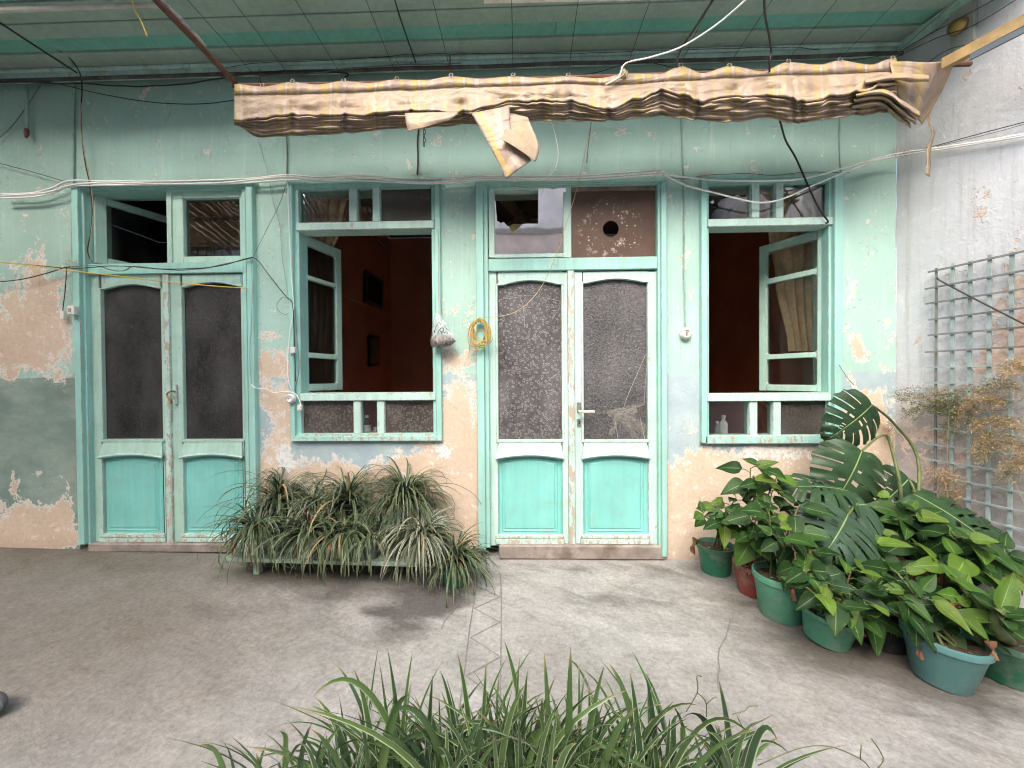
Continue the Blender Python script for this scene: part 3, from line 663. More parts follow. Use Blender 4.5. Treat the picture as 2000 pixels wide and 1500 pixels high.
mb = MB(); mb.tube(crom([(p.x + .006, .0, p.z), (p.x + .004, -.035, p.z + .004), (p.x - .010, -.048, p.z - .012), (p.x - .004, -.050, p.z - .035), (p.x + .012, -.050, p.z - .052), (p.x + .018, -.048, p.z - .07), (p.x + .012, -.045, p.z - .078)]), .0065, 8)
obj('handle', mb, MT['brass'], door1, smooth=True)

# centre door
mb = MB()
bar(mb, 931, 946, 354, 1074, -.040, .1); bar(mb, 946, 955, 358, 1070, -.018, .1)
bar(mb, 1292, 1303, 354, 1088, -.040, .1); bar(mb, 1285, 1293, 358, 1070, -.018, .1)
bar(mb, 930, 1303, 352, 358, -.041, .1); bar(mb, 948, 1291, 357, 362, -.020, .1)
bar(mb, 953, 1287, 503, 527, -.008, .1)
door2 = tag(obj('door', mb, MT['teal'], house), 'brighter centre double door with ring-patterned glass and a white lever handle')
mb = MB(); bar(mb, 954, 966, 361, 503, .002, .05); bar(mb, 1100, 1116, 361, 503, .002, .05); bar(mb, 965, 1101, 361, 372, .003, .05); bar(mb, 965, 1101, 495, 503, .003, .05); obj('transom_sash', mb, MT['pale'], door2)
# pane broken at its upper left: the rest of the glass stays in the sash
Yp = .028; P = lambda x, y: (W(x, y, Yp).x, W(x, y, Yp).z)
mb = MB()
mb.prism([P(1051, 370), P(1104, 370), P(1104, 498), P(963, 498), P(963, 388), P(968, 396), P(971, 432), P(978, 436), P(984, 434), P(990, 441), P(994, 442), P(1001, 438), P(1016, 438), P(1030, 437), P(1051, 437)], Yp, Yp + .003)
zb0, zt0 = W(1030, 498, Yp).z, W(1030, 370, Yp).z; mb.v = [(x, y + .022 - .052 * (z - zb0) / (zt0 - zb0), z) for x, y, z in mb.v]   # the loose sash pane leans out at its top
obj('broken_pane', mb, MT['mirror'], door2)
# brown board with a stove-pipe hole
def mat_brownboard():
    t = NT('brown_painted_board'); p = t.pos(); c = t.mix(t.step(t.noise(p, 5, 6), .35, .65), t.rgb((.07, .037, .021)), t.rgb((.10, .056, .035)))
    hc = W(1190, 447, .02); d = t.n('ShaderNodeVectorMath', operation='DISTANCE'); t.set(d.inputs[0], p); d.inputs[1].default_value = (hc.x, .02, hc.z)
    rg = t.math('MULTIPLY', t.step(d.outputs['Value'], .06, .11), t.step(d.outputs['Value'], .24, .17)); sc = t.step(t.noise(p, 26, 6, .7), .56, .62)
    c = t.mix(t.math('MULTIPLY', t.math('MULTIPLY', rg, sc), .7), c, t.rgb((.46, .36, .29)))
    chip = t.math('MULTIPLY', t.step(t.vor(t.map(p, (1, 1, 1.4), (0, .6, 0)), 24), .17, .12), t.math('MULTIPLY', rg, t.step(t.noise(p, 8, 2), .5, .54)))
    c = t.mix(chip, c, t.rgb((.75, .66, .58)))
    return t.done(t.bsdf(c, .5, t.bump(t.math('ADD', t.noise(p, 30, 5), sc), .3, .003), .4))
MT['brown'] = mat_brownboard()
x0, x1, z0, z1 = rect(1116, 1286, 362, 503, .02); hc = W(1193, 447, .02); hr = 15.5 / PXM; mb = MB(); n = 48; rim = []; out = []
for i in range(n):
    an = 2 * math.pi * i / n; dx, dz = math.cos(an), math.sin(an); rim.append((hc.x + hr * dx, hc.z + hr * dz))
    k = min((x1 - hc.x) / dx if dx > 1e-6 else 9, (x0 - hc.x) / dx if dx < -1e-6 else 9, (z1 - hc.z) / dz if dz > 1e-6 else 9, (z0 - hc.z) / dz if dz < -1e-6 else 9); out.append((hc.x + k * dx, hc.z + k * dz))
for cx, cz in ((x0, z0), (x1, z0), (x1, z1), (x0, z1)):
    i = min(range(n), key=lambda i: (out[i][0] - cx) ** 2 + (out[i][1] - cz) ** 2); out[i] = (cx, cz)
mb.v = [(a, .02, b) for a, b in rim] + [(a, .02, b) for a, b in out] + [(a, .026, b) for a, b in rim]
for i in range(n):
    j = (i + 1) % n; mb.f += [(i, j, n + j, n + i), (i, j, 2 * n + j, 2 * n + i)]
obj('infill_board', mb, MT['brown'], door2)
mb = MB(); bar(mb, 1116, 1286, 361, 372, .006, .02, .002); obj('batten', mb, mat_plain('bare_brown_batten', (.17, .12, .09), .8, .3, 12, dirt=.5, dirtcol=(.4, .33, .28)), door2)
mats = (MT['pale'], MT['pale'], MT['turq'], MT['worn'])
door_leaf(door2, (954, 1111, 529, 1066), (972, 1098, 862), (556, 547), (894, 1048), mats, MT['g_rings'])
door_leaf(door2, (1121, 1286, 528, 1066), (1139, 1266, 862), (552, 544), (894, 1048), mats, MT['g_grain'])
mb = MB(); bar(mb, 1110, 1123, 528, 1068, -.006, .03); obj('astragal', mb, MT['worn'], door2)
p = W(1131, 796, -.01)
mb = MB(); mb.box(p.x - .013, p.x + .015, -.004, .012, p.z - .028, p.z + .036, .002); obj('handle_plate', mb, MT['steel'], door2); mb = MB(); mb.box(p.x - .011, p.x + .013, -.004, .012, p.z - .125, p.z - .078, .002); obj('keyhole_plate', mb, MT['steel'], door2)
mb = MB(); mb.tube([(p.x, -.01, p.z - .024), (p.x, -.05, p.z - .024)], .008, 8); mb.box(p.x - .008, p.x + .10, -.058, -.042, p.z - .034, p.z - .016, .005); obj('handle', mb, mat_plain('ivory_lever', (.68, .60, .46), .4, .1, 20), door2)
mb = MB(); mb.tube([(p.x + .001, -.0055, p.z - .09), (p.x + .001, -.0055, p.z - .112)], .004, 6); obj('keyhole', mb, MT['black'], door2)
# clear tape over the cracked lower right pane
t_ = NT('dusty_clear_tape'); tr = t_.n('ShaderNodeBsdfTransparent'); ms = t_.n('ShaderNodeMixShader'); t_.set(ms.inputs[0], t_.step(t_.noise(t_.pos(), 40, 5, .7), .35, .75, .08, .55)); t_.t.links.new(tr.outputs[0], ms.inputs[1]); t_.t.links.new(t_.bsdf((.34, .33, .29), .3, t_.bump(t_.noise(t_.pos(), 45, 4), .6, .004)), ms.inputs[2]); MT['tape'] = t_.done(ms.outputs[0])
def tape(quad, y=.0265):
    mb = MB(); q = [W(a, b, y) for a, b in quad]; rows = []
    for i in range(7):
        u = i / 6; a = q[0].lerp(q[1], u); b = q[3].lerp(q[2], u); rows.append([(a.lerp(b, v).x, y - .0008 - .003 * abs(noise.noise(a.lerp(b, v) * 40)), a.lerp(b, v).z) for v in (0, .33, .66, 1)])
    mb.grid(rows); return obj('tape', mb, MT['tape'], door2, smooth=True)
for q in (((1185, 806), (1240, 788), (1246, 806), (1190, 815)), ((1205, 800), (1262, 830), (1258, 850), (1200, 818)), ((1200, 812), (1188, 850), (1197, 852), (1212, 815)), ((1225, 797), (1262, 783), (1262, 787), (1228, 805)), ((1165, 803), (1215, 798), (1218, 806), (1166, 808)), ((1222, 818), (1250, 858), (1240, 862), (1212, 824)), ((1200, 795), (1245, 800), (1240, 822), (1200, 818))): tape(q, .0265 - .0006 * random.random())
mb = MB()
for pts in (((1264, 700), (1258, 790), (1210, 806)), ((1262, 690), (1225, 775), (1217, 800)), ((1200, 815), (1208, 862)), ((1250, 815), (1262, 870))):
    mb.tube([W(a, b, .0315) for a, b in pts], .0011, 4)
obj('crack', mb, mat_plain('crack_in_glass', (.45, .44, .42), .4), door2)
mb = MB(); mb.tube(crom([W(a, b, .031) for a, b in ((976, 585), (1010, 581), (1030, 577), (1055, 580), (1093, 588))]), .0012, 4); mb.tube(crom([W(a, b, .031) for a, b in ((1015, 578), (1022, 600), (1025, 640))]), .001, 4); obj('crack', mb, MT['crack'] if 'crack' in MT else mat_plain('crack_in_pane', (.45, .44, .42), .4), door2)

# ---- windows
def casement(win, hinge_px, ytop, ybot, w, ang, mirror, zs_px, mat):
    h = W(hinge_px, 600, .03); zt, zb = W(hinge_px, ytop, .03).z, W(hinge_px, ybot, .03).z; T = .042; s = .055
    Z = [W(hinge_px, y, .03).z for y in zs_px]       # pane1 top, bot, pane2 top, bot, pane3 top, bot
    mb = MB(); mb.box(0, s, 0, T, zb, zt, .004); mb.box(w - s, w, 0, T, zb, zt, .004)
    for a, b in ((zt, Z[0]), (Z[1], Z[2]), (Z[3], Z[4]), (Z[5], zb)): mb.box(s - .001, w - s + .001, .002, T - .002, b, a, .004)
    for k in (0, 2, 4):                                # rounded inner corners
        for sx, x in ((1, s), (-1, w - s)):
            for sz, z in ((-1, Z[k]), (1, Z[k + 1])):
                rr = .018; pts = [(x, z)] + [(x + sx * rr * (1 - math.sin(a)), z + sz * rr * (1 - math.cos(a))) for a in np.linspace(0, math.pi / 2, 5)]
                n0 = mb.add([(q[0], .004, q[1]) for q in pts] + [(q[0], T - .004, q[1]) for q in pts], []); m = len(pts)
                mb.f += [tuple(range(n0, n0 + m)), tuple(range(n0 + m, n0 + 2 * m))] + [(n0 + i, n0 + (i + 1) % m, n0 + m + (i + 1) % m, n0 + m + i) for i in range(m)]
    cas = obj('casement', swing(mb, h, ang, mirror), mat, win)
    for k in (0, 2, 4):
        mb = MB(); mb.box(s - .006, w - s + .006, .018, .021, Z[k + 1] - .006, Z[k] + .006, .0005); obj('pane', swing(mb, h, ang, mirror), MT['glass'], win)
    for y in (508, 712):
        z = W(hinge_px, y, .03).z; mb = MB(); mb.tube([(0, -.004, z - .03), (0, -.004, z + .03)], .006, 8); obj('hinge', swing(mb, h, ang, mirror), MT['steel'], win)

mb = MB()
bar(mb, 563, 573, 352, 858, -.034, .1); bar(mb, 572, 586, 358, 854, -.006, .1)
bar(mb, 850, 861, 352, 858, -.030, .1); bar(mb, 844, 851, 358, 854, -.004, .1)
bar(mb, 563, 861, 349, 357, -.035, .1); bar(mb, 573, 851, 356, 367, -.012, .1)
win1 = tag(obj('window', mb, MT['teal'], house), 'window left of the centre door, its left casement swung into the room')
mb = MB(); bar(mb, 577, 848, 432, 448, -.018, .1, .005); bar(mb, 586, 845, 445, 449, -.008, .1); obj('transom', mb, MT['pale'], win1)
mb = MB(); bar(mb, 584, 852, 767, 783, -.018, .1, .005); obj('rail', mb, MT['pale'], win1)
for a, b, yt, yb in ((681, 697, 366, 433), (727, 742, 366, 433), (690, 705, 782, 847), (736, 751, 782, 847)):
    mb = MB(); bar(mb, a, b, yt, yb, -.006, .06, .004); obj('mullion', mb, MT['pale'], win1)
mb = MB(); bar(mb, 574, 860, 847, 853, -.024, .1, .003); bar(mb, 568, 863, 852, 862, -.036, .1, .004); obj('sill', mb, MT['sill'], win1)
for a, b, yt, yb, m in ((584, 682, 364, 434, 'glass'), (696, 728, 364, 434, 'glass'), (741, 846, 364, 434, 'g_win2'), (586, 691, 780, 849, 'g_win'), (704, 737, 780, 849, 'glass'), (750, 852, 780, 849, 'g_win')):
    mb = MB(); bar(mb, a, b, yt, yb, .022, .025, .0005); obj('pane', mb, MT[m], win1)
casement(win1, 588, 453, 765, .40, R(74), False, (473, 532, 541, 687, 698, 750), MT['sage'])

mb = MB()
bar(mb, 1370, 1382, 344, 866, -.034, .1); bar(mb, 1381, 1385, 355, 860, -.004, .1)
bar(mb, 1630, 1647, 344, 866, -.034, .1); bar(mb, 1618, 1631, 352, 860, -.006, .1)
bar(mb, 1370, 1647, 341, 348, -.035, .1); bar(mb, 1381, 1632, 347, 357, -.012, .1)
win2 = tag(obj('window', mb, MT['teal'], house), 'window beside the right-hand corner, its right casement swung into the room')
mb = MB(); bar(mb, 1382, 1628, 425, 441, -.018, .1, .005); obj('transom', mb, MT['pale'], win2)
mb = MB(); bar(mb, 1381, 1624, 768, 784, -.018, .1, .005); obj('rail', mb, MT['pale'], win2)
for a, b, yt, yb in ((1468, 1484, 356, 426), (1515, 1531, 356, 426), (1464, 1480, 783, 852), (1510, 1526, 783, 852)):
    mb = MB(); bar(mb, a, b, yt, yb, -.006, .06, .004); obj('mullion', mb, MT['pale'], win2)
mb = MB(); bar(mb, 1378, 1626, 851, 867, -.034, .1, .004); obj('sill', mb, MT['sill'], win2)
for a, b, yt, yb, m in ((1380, 1469, 354, 428, 'glass'), (1483, 1516, 354, 428, 'glass'), (1530, 1622, 354, 428, 'glass'), (1380, 1465, 781, 854, 'glass'), (1479, 1511, 781, 854, 'glass'), (1525, 1624, 781, 854, 'g_win2')):
    mb = MB(); bar(mb, a, b, yt, yb, .022, .025, .0005); obj('pane', mb, MT[m], win2)
casement(win2, 1614, 443, 766, .44, R(60), True, (461, 519, 531, 686, 697, 752), MT['sage'])

# ---- rooms behind the front (dark interior)
def room(name, x0, x1, y0, y1, z0, z1, mat):
    mb = MB(); mb.v = [(x0, y0, z0), (x1, y0, z0), (x1, y1, z0), (x0, y1, z0), (x0, y0, z1), (x1, y0, z1), (x1, y1, z1), (x0, y1, z1)]
    mb.f = [(3, 2, 6, 7), (0, 3, 7, 4), (1, 2, 6, 5), (0, 1, 2, 3)]; o = tag(obj(name, mb, mat), kind='structure')
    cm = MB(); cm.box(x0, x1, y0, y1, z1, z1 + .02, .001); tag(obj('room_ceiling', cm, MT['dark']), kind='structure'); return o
room('room_wall', -1.93, 2.62, .245, 2.95, .02, ZC - .1, MT['red'])
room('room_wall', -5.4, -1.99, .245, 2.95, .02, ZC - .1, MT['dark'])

# ---- the wall on the right, splayed
rwall = thing('side_wall', 'pale lime-washed side wall meeting the house at the right corner', 'wall', CORNER)
def build_right():
    Lw, H = 8.5, 4.3; ts = [i * .06 for i in range(20)] + [1.2 + i * .4 for i in range(19)] + [Lw]; zs = [-.1 + i * .06 for i in range(62)] + [H]
    bl = []; gr = []
    for px, py, rx, ry, a in ((1990, 600, 60, 110, .16), (1995, 690, 40, 60, .2), (1960, 700, 60, 60, .12), (1780, 730, 25, 50, .06), (1900, 900, 120, 130, .10), (1990, 450, 20, 30, .12), (1780, 1000, 60, 120, .12)):
        p = RW(px, py); bl.append(((p - CORNER).dot(RW_T), p.z, rx / 420, ry / 380, a))
    for px, py, rx, ry, a in ((1850, 900, 150, 110, .75), (1780, 860, 50, 90, .5), (1950, 1050, 120, 120, .6), (1760, 330, 14, 240, .3), (1800, 180, 40, 80, .35), (1830, 820, 120, 50, .4), (1940, 780, 90, 60, .35), (1760, 560, 10, 200, .2)):
        p = RW(px, py); gr.append(((p - CORNER).dot(RW_T), p.z, rx / 420, ry / 380, a))
    mb = MB(); A = []
    for back in (0, 1):
        for z in zs:
            for t_ in ts:
                bmp = .010 * noise.noise(Vector((t_ * 2, z * 2, 9))) + .004 * noise.noise(Vector((t_ * 9, z * 9, 4))) if not back else -.22
                p = CORNER + RW_T * t_ + RW_N * bmp; mb.v.append((p.x, p.y, z)); A.append((t_, z))
    n = len(ts); N = n * len(zs)
    for j in range(len(zs) - 1):
        for i in range(n - 1):
            a = j * n + i; mb.f.append((a, a + 1, a + n + 1, a + n)); mb.f.append((N + a, N + a + n, N + a + n + 1, N + a + 1))
    for i in range(n - 1): a = (len(zs) - 1) * n + i; mb.f.append((a, a + 1, N + a + 1, N + a))
    me = mb.mesh('plaster', CORNER, smooth=True)
    for nm, b_, lo in (('peel', bl, -.03), ('grime', gr, 0)):
        at = me.attributes.new(nm, 'FLOAT', 'POINT'); at.data.foreach_set('value', np.clip([gauss(t_, z, b_) + lo for t_, z in A], -.3, .8).astype(np.float32))
    return obj('plaster', me, MT['right'], rwall, origin=CORNER)
build_right()

MT['cane_'] = mat_plain('brown_pole', (.22, .14, .08), .8, .3, 14)
# ---- what the panes reflect: the far side of the yard, behind the photographer
opp = thing('opposite_building', 'pale plastered building across the yard, mirrored in the transom pane', 'building', (0, -8.8, 0))
mb = MB(); mb.box(-6.6, 5.5, -9.2, -8.8, 0, 7.1, .02); obj('wall', mb, mat_plain('pale_yard_plaster', (.84, .78, .74), .85, .15, 2, dirt=.3), opp)
mb = MB(); mb.box(-6.58, 5.48, -8.80, -8.765, 0, 3.4, .01); obj('plinth', mb, mat_plain('peach_yard_plaster', (.74, .60, .52), .85, .2, 2, dirt=.4, dirtcol=(.7, .66, .62)), opp)
for x in (-3.6, 1.6, 3.4):
    mb = MB(); mb.box(x, x + 1.0, -8.76, -8.72, 1.2, 2.7, .01); obj('window', mb, MT['dark'], opp)
mb = MB(); mb.box(-6.6, 5.5, -8.79, -8.72, 3.4, 3.55, .01); obj('band', mb, MT['greywood'], opp)
lb = thing('left_building', 'grey rendered building closing the left side of the yard', 'building', (-6.4, -4, 0))
mb = MB(); mb.box(-6.8, -6.4, -9.2, -.2, 0, 5.4, .02); obj('wall', mb, mat_plain('grey_yard_render', (.36, .36, .35), .85, .15, 2), lb)
st = thing('staircase', 'outside stair with a black iron railing, mirrored in the left transom', 'staircase', (-5.2, -4.4, 0))
mb = MB()
for i in range(18):
    x = -6.3 + i * .20; z = 4.0 - i * .215; mb.box(x, x + .24, -4.6, -3.6, z - .07, z, .005)
obj('step', mb, MT['greywood'], st)
canopy = thing('reed_canopy', 'brown reed canopy over the left of the yard, mirrored in the left window', 'canopy', (-4, -2.3, 3.4))
mb = MB()
for i in range(78): x = -6.3 + i * .062; mb.tube([(x - .35, -3.5, 3.46 + .02 * random.random()), (x + .35, -1.15, 3.44 + .02 * random.random())], .019 + .006 * random.random(), 5)
tag(obj('reeds', mb, mat_plain('dry_reed', (.40, .27, .13), .7, .3, 12), canopy, smooth=True), kind='stuff')
for y in (-3.4, -2.3, -1.25): mb = MB(); mb.tube([(-6.4, y, 3.40), (-1.55, y, 3.40)], .03, 7); obj('pole', mb, MT['cane_'], canopy)
mb = MB(); mb.tube([(-6.3, -3.62, 4.9), (-2.8, -3.62, 1.15)], .022, 6)
for i in range(26):
    x = -6.25 + i * .135; z = 4.0 - (x + 6.3) / .2 * .215; mb.tube([(x, -3.62, z), (x, -3.62, z + .9)], .011, 5)
obj('railing', mb, MT['wire'], st)

# ================================================================== objects
def one(name, label, cat, mb, mat, group=None, smooth=False, origin=None):
    if origin is None: origin = Vector(mb.v[0])
    return tag(obj(name, mb, mat, None, smooth=smooth, origin=origin), label, cat, group)
def interp(tab, x):
    if x <= tab[0][0]: return tab[0][1]
    for (a, b), (c, d) in zip(tab[:-1], tab[1:]):
        if x <= c:
            u = (x - a) / (c - a); u = u * u * (3 - 2 * u); return b + (d - b) * u
    return tab[-1][1]

# ---- gathered awning sheet on its pole
YA = -.45
TOP = [(457, 163), (512, 168), (571, 160), (620, 164), (671, 158), (720, 161), (775, 155), (830, 156), (881, 149), (940, 153), (1002, 149), (1060, 151), (1110, 148), (1167, 152), (1224, 143), (1290, 143), (1330, 129), (1372, 142), (1425, 129), (1490, 138), (1539, 121), (1600, 126), (1641, 118), (1700, 126), (1744, 114), (1790, 124), (1830, 125)]
SEAM = [(457, 186), (566, 184), (670, 181), (800, 175), (900, 170), (1000, 168), (1110, 163), (1200, 166), (1330, 158), (1425, 151), (1540, 146), (1640, 144), (1744, 140), (1830, 146)]
MID = [(457, 238), (566, 227), (674, 227), (800, 219), (900, 222), (960, 208), (998, 199), (1113, 200), (1189, 216), (1240, 196), (1292, 180), (1345, 190), (1360, 201), (1425, 190), (1531, 190), (1562, 201), (1672, 184), (1744, 166), (1830, 160)]
BOT = [(457, 245), (508, 270), (566, 268), (656, 263), (789, 252), (908, 246), (1000, 240), (1156, 239), (1288, 230), (1364, 238), (1436, 241), (1490, 232), (1550, 243), (1672, 229), (1725, 224), (1780, 215), (1830, 205)]
CREASE = [(571, .7, 7), (628, .4, 10), (674, .9, 6), (733, .5, 5), (803, 1.0, 4), (850, .4, 12), (905, .9, 7), (1060, .6, 9), (1113, .8, 7), (1189, 1.0, 6), (1240, .6, 14), (1292, .9, 7), (1335, 1.0, 8), (1362, 1.0, 6), (1430, .6, 9), (1500, .5, 12), (1550, 1.0, 6), (1566, .8, 5), (1620, .6, 10), (1672, .9, 8), (1715, .8, 8)]
awning = thing('awning_sheet', 'beige and yellow striped awning sheet gathered in folds along its pole', 'awning', W(1100, 160, YA))
def build_awning():
    mb = MB(); NU = 300; K = 6
    for i in range(NU + 1):
        u = i / NU; px = 457 + (1752 - 457) * u
        yt, ys, ym, yb = interp(TOP, px), interp(SEAM, px), interp(MID, px), interp(BOT, px)
        nz = lambda f, s: noise.noise(Vector((px * f, s, .3)))
        prof = []                                 # (pixel row, depth, side)
        bl = .018 * nz(.012, 1); pin = max(0, math.cos(math.pi * (px - 571) / 104)) ** 8
        ck = sum(a * math.exp(-((px - c) / w) ** 2) for c, a, w in CREASE); ym += 2.6 * nz(.05, 200) + 1.6 * nz(.16, 210) - 5 * ck; yb += 2.0 * nz(.045, 230); cr = abs(nz(.021, 220)) * .05 + .035 * ck
        prof += [(yt + 3, YA + .035, 1), (yt, YA + .015, 1), (yt + 1.5, YA - .014, 1), (yt + (ys - yt) * .45, YA - .022 - .008 * nz(.05, 9), 1), (ys - 1.5, YA - .018, .9), (ys, YA - .012, .6)]
        for k, f in enumerate((.1, .25, .42, .6, .74)):
            prof.append((ys + (ym - ys) * f + 1.5 * nz(.03, k), YA - .020 - .016 * math.sin(f * 2.6) - bl - .012 * nz(.022, 20 + k * 2) - .014 * nz(.06, 31 + k * .35) * f + cr * f * .6, .10 if f < .6 else .4))
        prof += [(ym - 6, YA - .052 - bl, .85), (ym - 2.5, YA - .054 - bl, .95), (ym, YA - .044 - bl, .7), (ym + .8, YA - .022 - bl, .2)]
        span = max(yb - ym, 4)
        for k in range(K):
            f0 = (k + .15) / K; f1 = (k + .75) / K; jit = 4.2 * nz(.014, 50 + k * .6) + 2.2 * nz(.05, 70 + k * .7) - 4 * ck * (k % 2)
            yk = YA - .050 + .065 * ((k + 1) / K) ** 1.1 + .024 * nz(.02, 90 + k) + .02 * ck
            amp = .007 + .006 * nz(.02, 110 + k)
            y0 = ym + span * f0 + jit * .5; y1 = ym + span * f1 + jit * .5
            prof += [(y0, yk + amp * .3, .3), (y0 + (y1 - y0) * .35, yk - amp * .7, .6), (y0 + (y1 - y0) * .8, yk - amp * .6, .6), (y1, yk + amp * .2, .3)]
        for (py, Y, sd) in prof:
            mb.uv[len(mb.v)] = ((px - 457) / 1400 * 16 / 8, 0); mb.at[len(mb.v)] = sd; mb.v.append(tuple(W(px, py, Y)))
        m = len(prof)
        if i:
            for k in range(m - 1): a = (i - 1) * m + k; mb.f.append((a, a + 1, a + m + 1, a + m))
    o = obj('sheet', mb, MT['tarp'], awning, smooth=True, fix=False)
    so = o.modifiers.new('thick', 'SOLIDIFY'); so.thickness = .002
    return o
build_awning()
def flap(name, rows, side, ubase=0.0, uspan=.05, across=True):
    """rows of (px, py, Y) from one edge to the other"""
    mb = MB(); rr = []
    L = [crom([W(*p) for p in r], 6) for r in rows]; n = min(len(r) for r in L)
    cols = [crom([r[j] for r in L], 5) for j in range(n)]; m = len(cols[0])
    grid = [[cols[j][i] + Vector((0, .006 * noise.noise(cols[j][i] * 14), 0)) for i in range(m)] for j in range(n)]
    base = 0
    mb.grid(grid, uv=lambda a, b: (ubase + uspan * (b if across else a), 0), tone=side)
    o = obj(name, mb, MT['tarp'], awning, smooth=True, fix=False); so = o.modifiers.new('thick', 'SOLIDIFY'); so.thickness = .002; return o
flap('torn_flap', [[(921, 222, -.50), (944, 262, -.52), (966, 305, -.53), (989, 350, -.53)], [(958, 214, -.50), (972, 256, -.535), (992, 296, -.55), (1012, 332, -.54)], [(995, 206, -.49), (998, 250, -.52), (1016, 284, -.53), (1038, 314, -.52)]], 1.0, .02, .062)
flap('torn_flap', [[(994, 222, -.47), (990, 244, -.50), (982, 266, -.57), (974, 270, -.585)], [(1014, 226, -.475), (1020, 250, -.505), (1016, 280, -.56), (1006, 288, -.575)], [(1031, 230, -.48), (1052, 282, -.51), (1050, 306, -.53), (1046, 316, -.54)]], .12, .1, .05)
flap('torn_flap', [[(791, 221, -.51), (793, 240, -.52), (797, 256, -.52)], [(840, 220, -.51), (842, 235, -.525), (840, 246, -.52)], [(896, 219, -.51), (892, 226, -.515), (878, 236, -.51)]], .25, .2, .05)
# loose end of the sheet at the right: a fan over the pole and three slumped pleats
flap('loose_end', [[(1738, 120, YA - .02), (1742, 150, YA - .03), (1752, 180, YA - .02), (1768, 222, YA + .05)], [(1790, 121, YA - .02), (1792, 158, YA - .0), (1790, 196, YA + .05), (1782, 236, YA + .12)], [(1830, 121, YA - .01), (1832, 150, YA + .03), (1818, 190, YA + .10), (1792, 232, YA + .16)], [(1861, 121, YA), (1852, 150, YA + .05), (1830, 195, YA + .12), (1800, 244, YA + .18)]], .65, .0, .1)
for k, (a, b, c, dy, sd) in enumerate((((1672, 186), (1725, 178), (1797, 224), -.055, .7), ((1668, 196), (1722, 188), (1790, 236), -.035, .4), ((1664, 208), (1720, 200), (1778, 243), -.010, .6), ((1690, 160), (1745, 150), (1814, 152), -.065, .4))):
    rows = []
    for off, yy in ((-7, .015), (-3, -.012), (3, -.016), (8, .0), (10, .025)):
        rows.append([(a[0], a[1] + off * .5, YA + dy + yy), (b[0], b[1] + off * .8, YA + dy + yy), ((b[0] + c[0]) / 2, (b[1] + c[1]) / 2 + off, YA + dy + yy * 1.2), (c[0], c[1] + off * .8, YA + dy + yy + .03)])
    flap('pleat', rows, sd, .1 * k, .1, False)
flap('tie_strap', [[(1816, 214, YA + .15), (1812, 240, YA + .16), (1818, 262, YA + .16), (1810, 300, YA + .16), (1808, 340, YA + .15)], [(1819, 214, YA + .15), (1816, 240, YA + .165), (1824, 262, YA + .17), (1817, 300, YA + .17), (1816, 345, YA + .155)]], .0, .0, .02)
mb = MB(); mb.tube([W(1738, 160, YA + .01) + Vector((0, 0, .02)), W(1805, 128, YA + .01), W(1896, 125, YA + .01)], .012, 8); mb.tube([W(455, 168, YA + .012), W(700, 164, YA + .012), W(1000, 156, YA + .012), W(1300, 146, YA + .012), W(1500, 140, YA + .012), W(1700, 132, YA + .012), W(1805, 127, YA + .012)], .012, 8)
one('awning_pole', 'rusty horizontal pole running through the top of the gathered awning', 'pole', mb, MT['rust'])

# running wires: each leaves its eyelet on the sheet and goes out over the yard to the outer rail
RX, ZR = 0, 3.09
eyes = [(512, 166), (571, 158), (671, 157), (775, 153), (881, 147), (1002, 146), (1110, 146), (1222, 141), (1330, 127), (1425, 127), (1540, 119), (1641, 116), (1744, 113)]
WN = ['leftmost', 'second', 'third', 'fourth', 'fifth', 'sixth', 'seventh', 'eighth', 'ninth', 'tenth', 'eleventh', 'twelfth', 'thirteenth']
for i, (px, py) in enumerate(eyes):
    p = W(px, py - 3, YA - .01); q = Vector((p.x + (.02 if i % 2 else -.02), -2.3, p.z + .03)); mid = p.lerp(q, .5) - Vector((0, 0, .012))
    mb = MB(); mb.tube(crom([p, mid, q], 6), .0016, 4)
    one('awning_wire', '%s awning wire from the left, running out from the sheet under the ceiling' % WN[i], 'wire', mb, MT['wire'], 'awning wires')
    mb = MB(); c = W(px, py, YA - .012)
    mb.tube([c + Vector((.011 * math.cos(a), .003 * math.sin(a), .011 * math.sin(a))) for a in np.linspace(0, 2 * math.pi, 13)], .0022, 5); mb.tube([c - Vector((0, 0, .008)), c - Vector((0, -.004, .034))], .0045, 5)
    obj('eyelet', mb, MT['steel'] if i % 3 else MT['cable_t'], awning)
p0 = W(460, 162, YA + .01); d = Vector((0, -1, .005)); mb = MB(); mb.tube([p0, p0 + d * .5, p0 + d * 1.0, p0 + d * 1.95], .014, 8)
one('awning_pole', 'rust brown side pole running outward from the left end of the awning', 'pole', mb, MT['rust'])
mb = MB(); a = p0 + d * .22 + Vector((.004, 0, .012)); mb.tube([a + d * k * .05 + Vector((.012 * noise.noise(Vector((k, 0, 0))), 0, .01)) for k in range(7)], [.006, .016, .012, .017, .010, .015, .006], 7); one('rag', 'grey crusted rag wrapped on the rust brown side pole', 'rag', mb, mat_plain('crusted_rag', (.36, .31, .27), .95, .35, 30, bump=.8))
mb = MB(); mb.tube([Vector((-2.2, -2.38, 3.10)), Vector((2.95, -2.38, 3.13))], .02, 8); one('awning_rail', 'iron rail over the yard that holds the awning wires', 'rail', mb, MT['rust'])
p1, p2 = W(1842, 126, YA - .02), W(2000, 42, -.72); dd = (p2 - p1).normalized(); mb = MB()
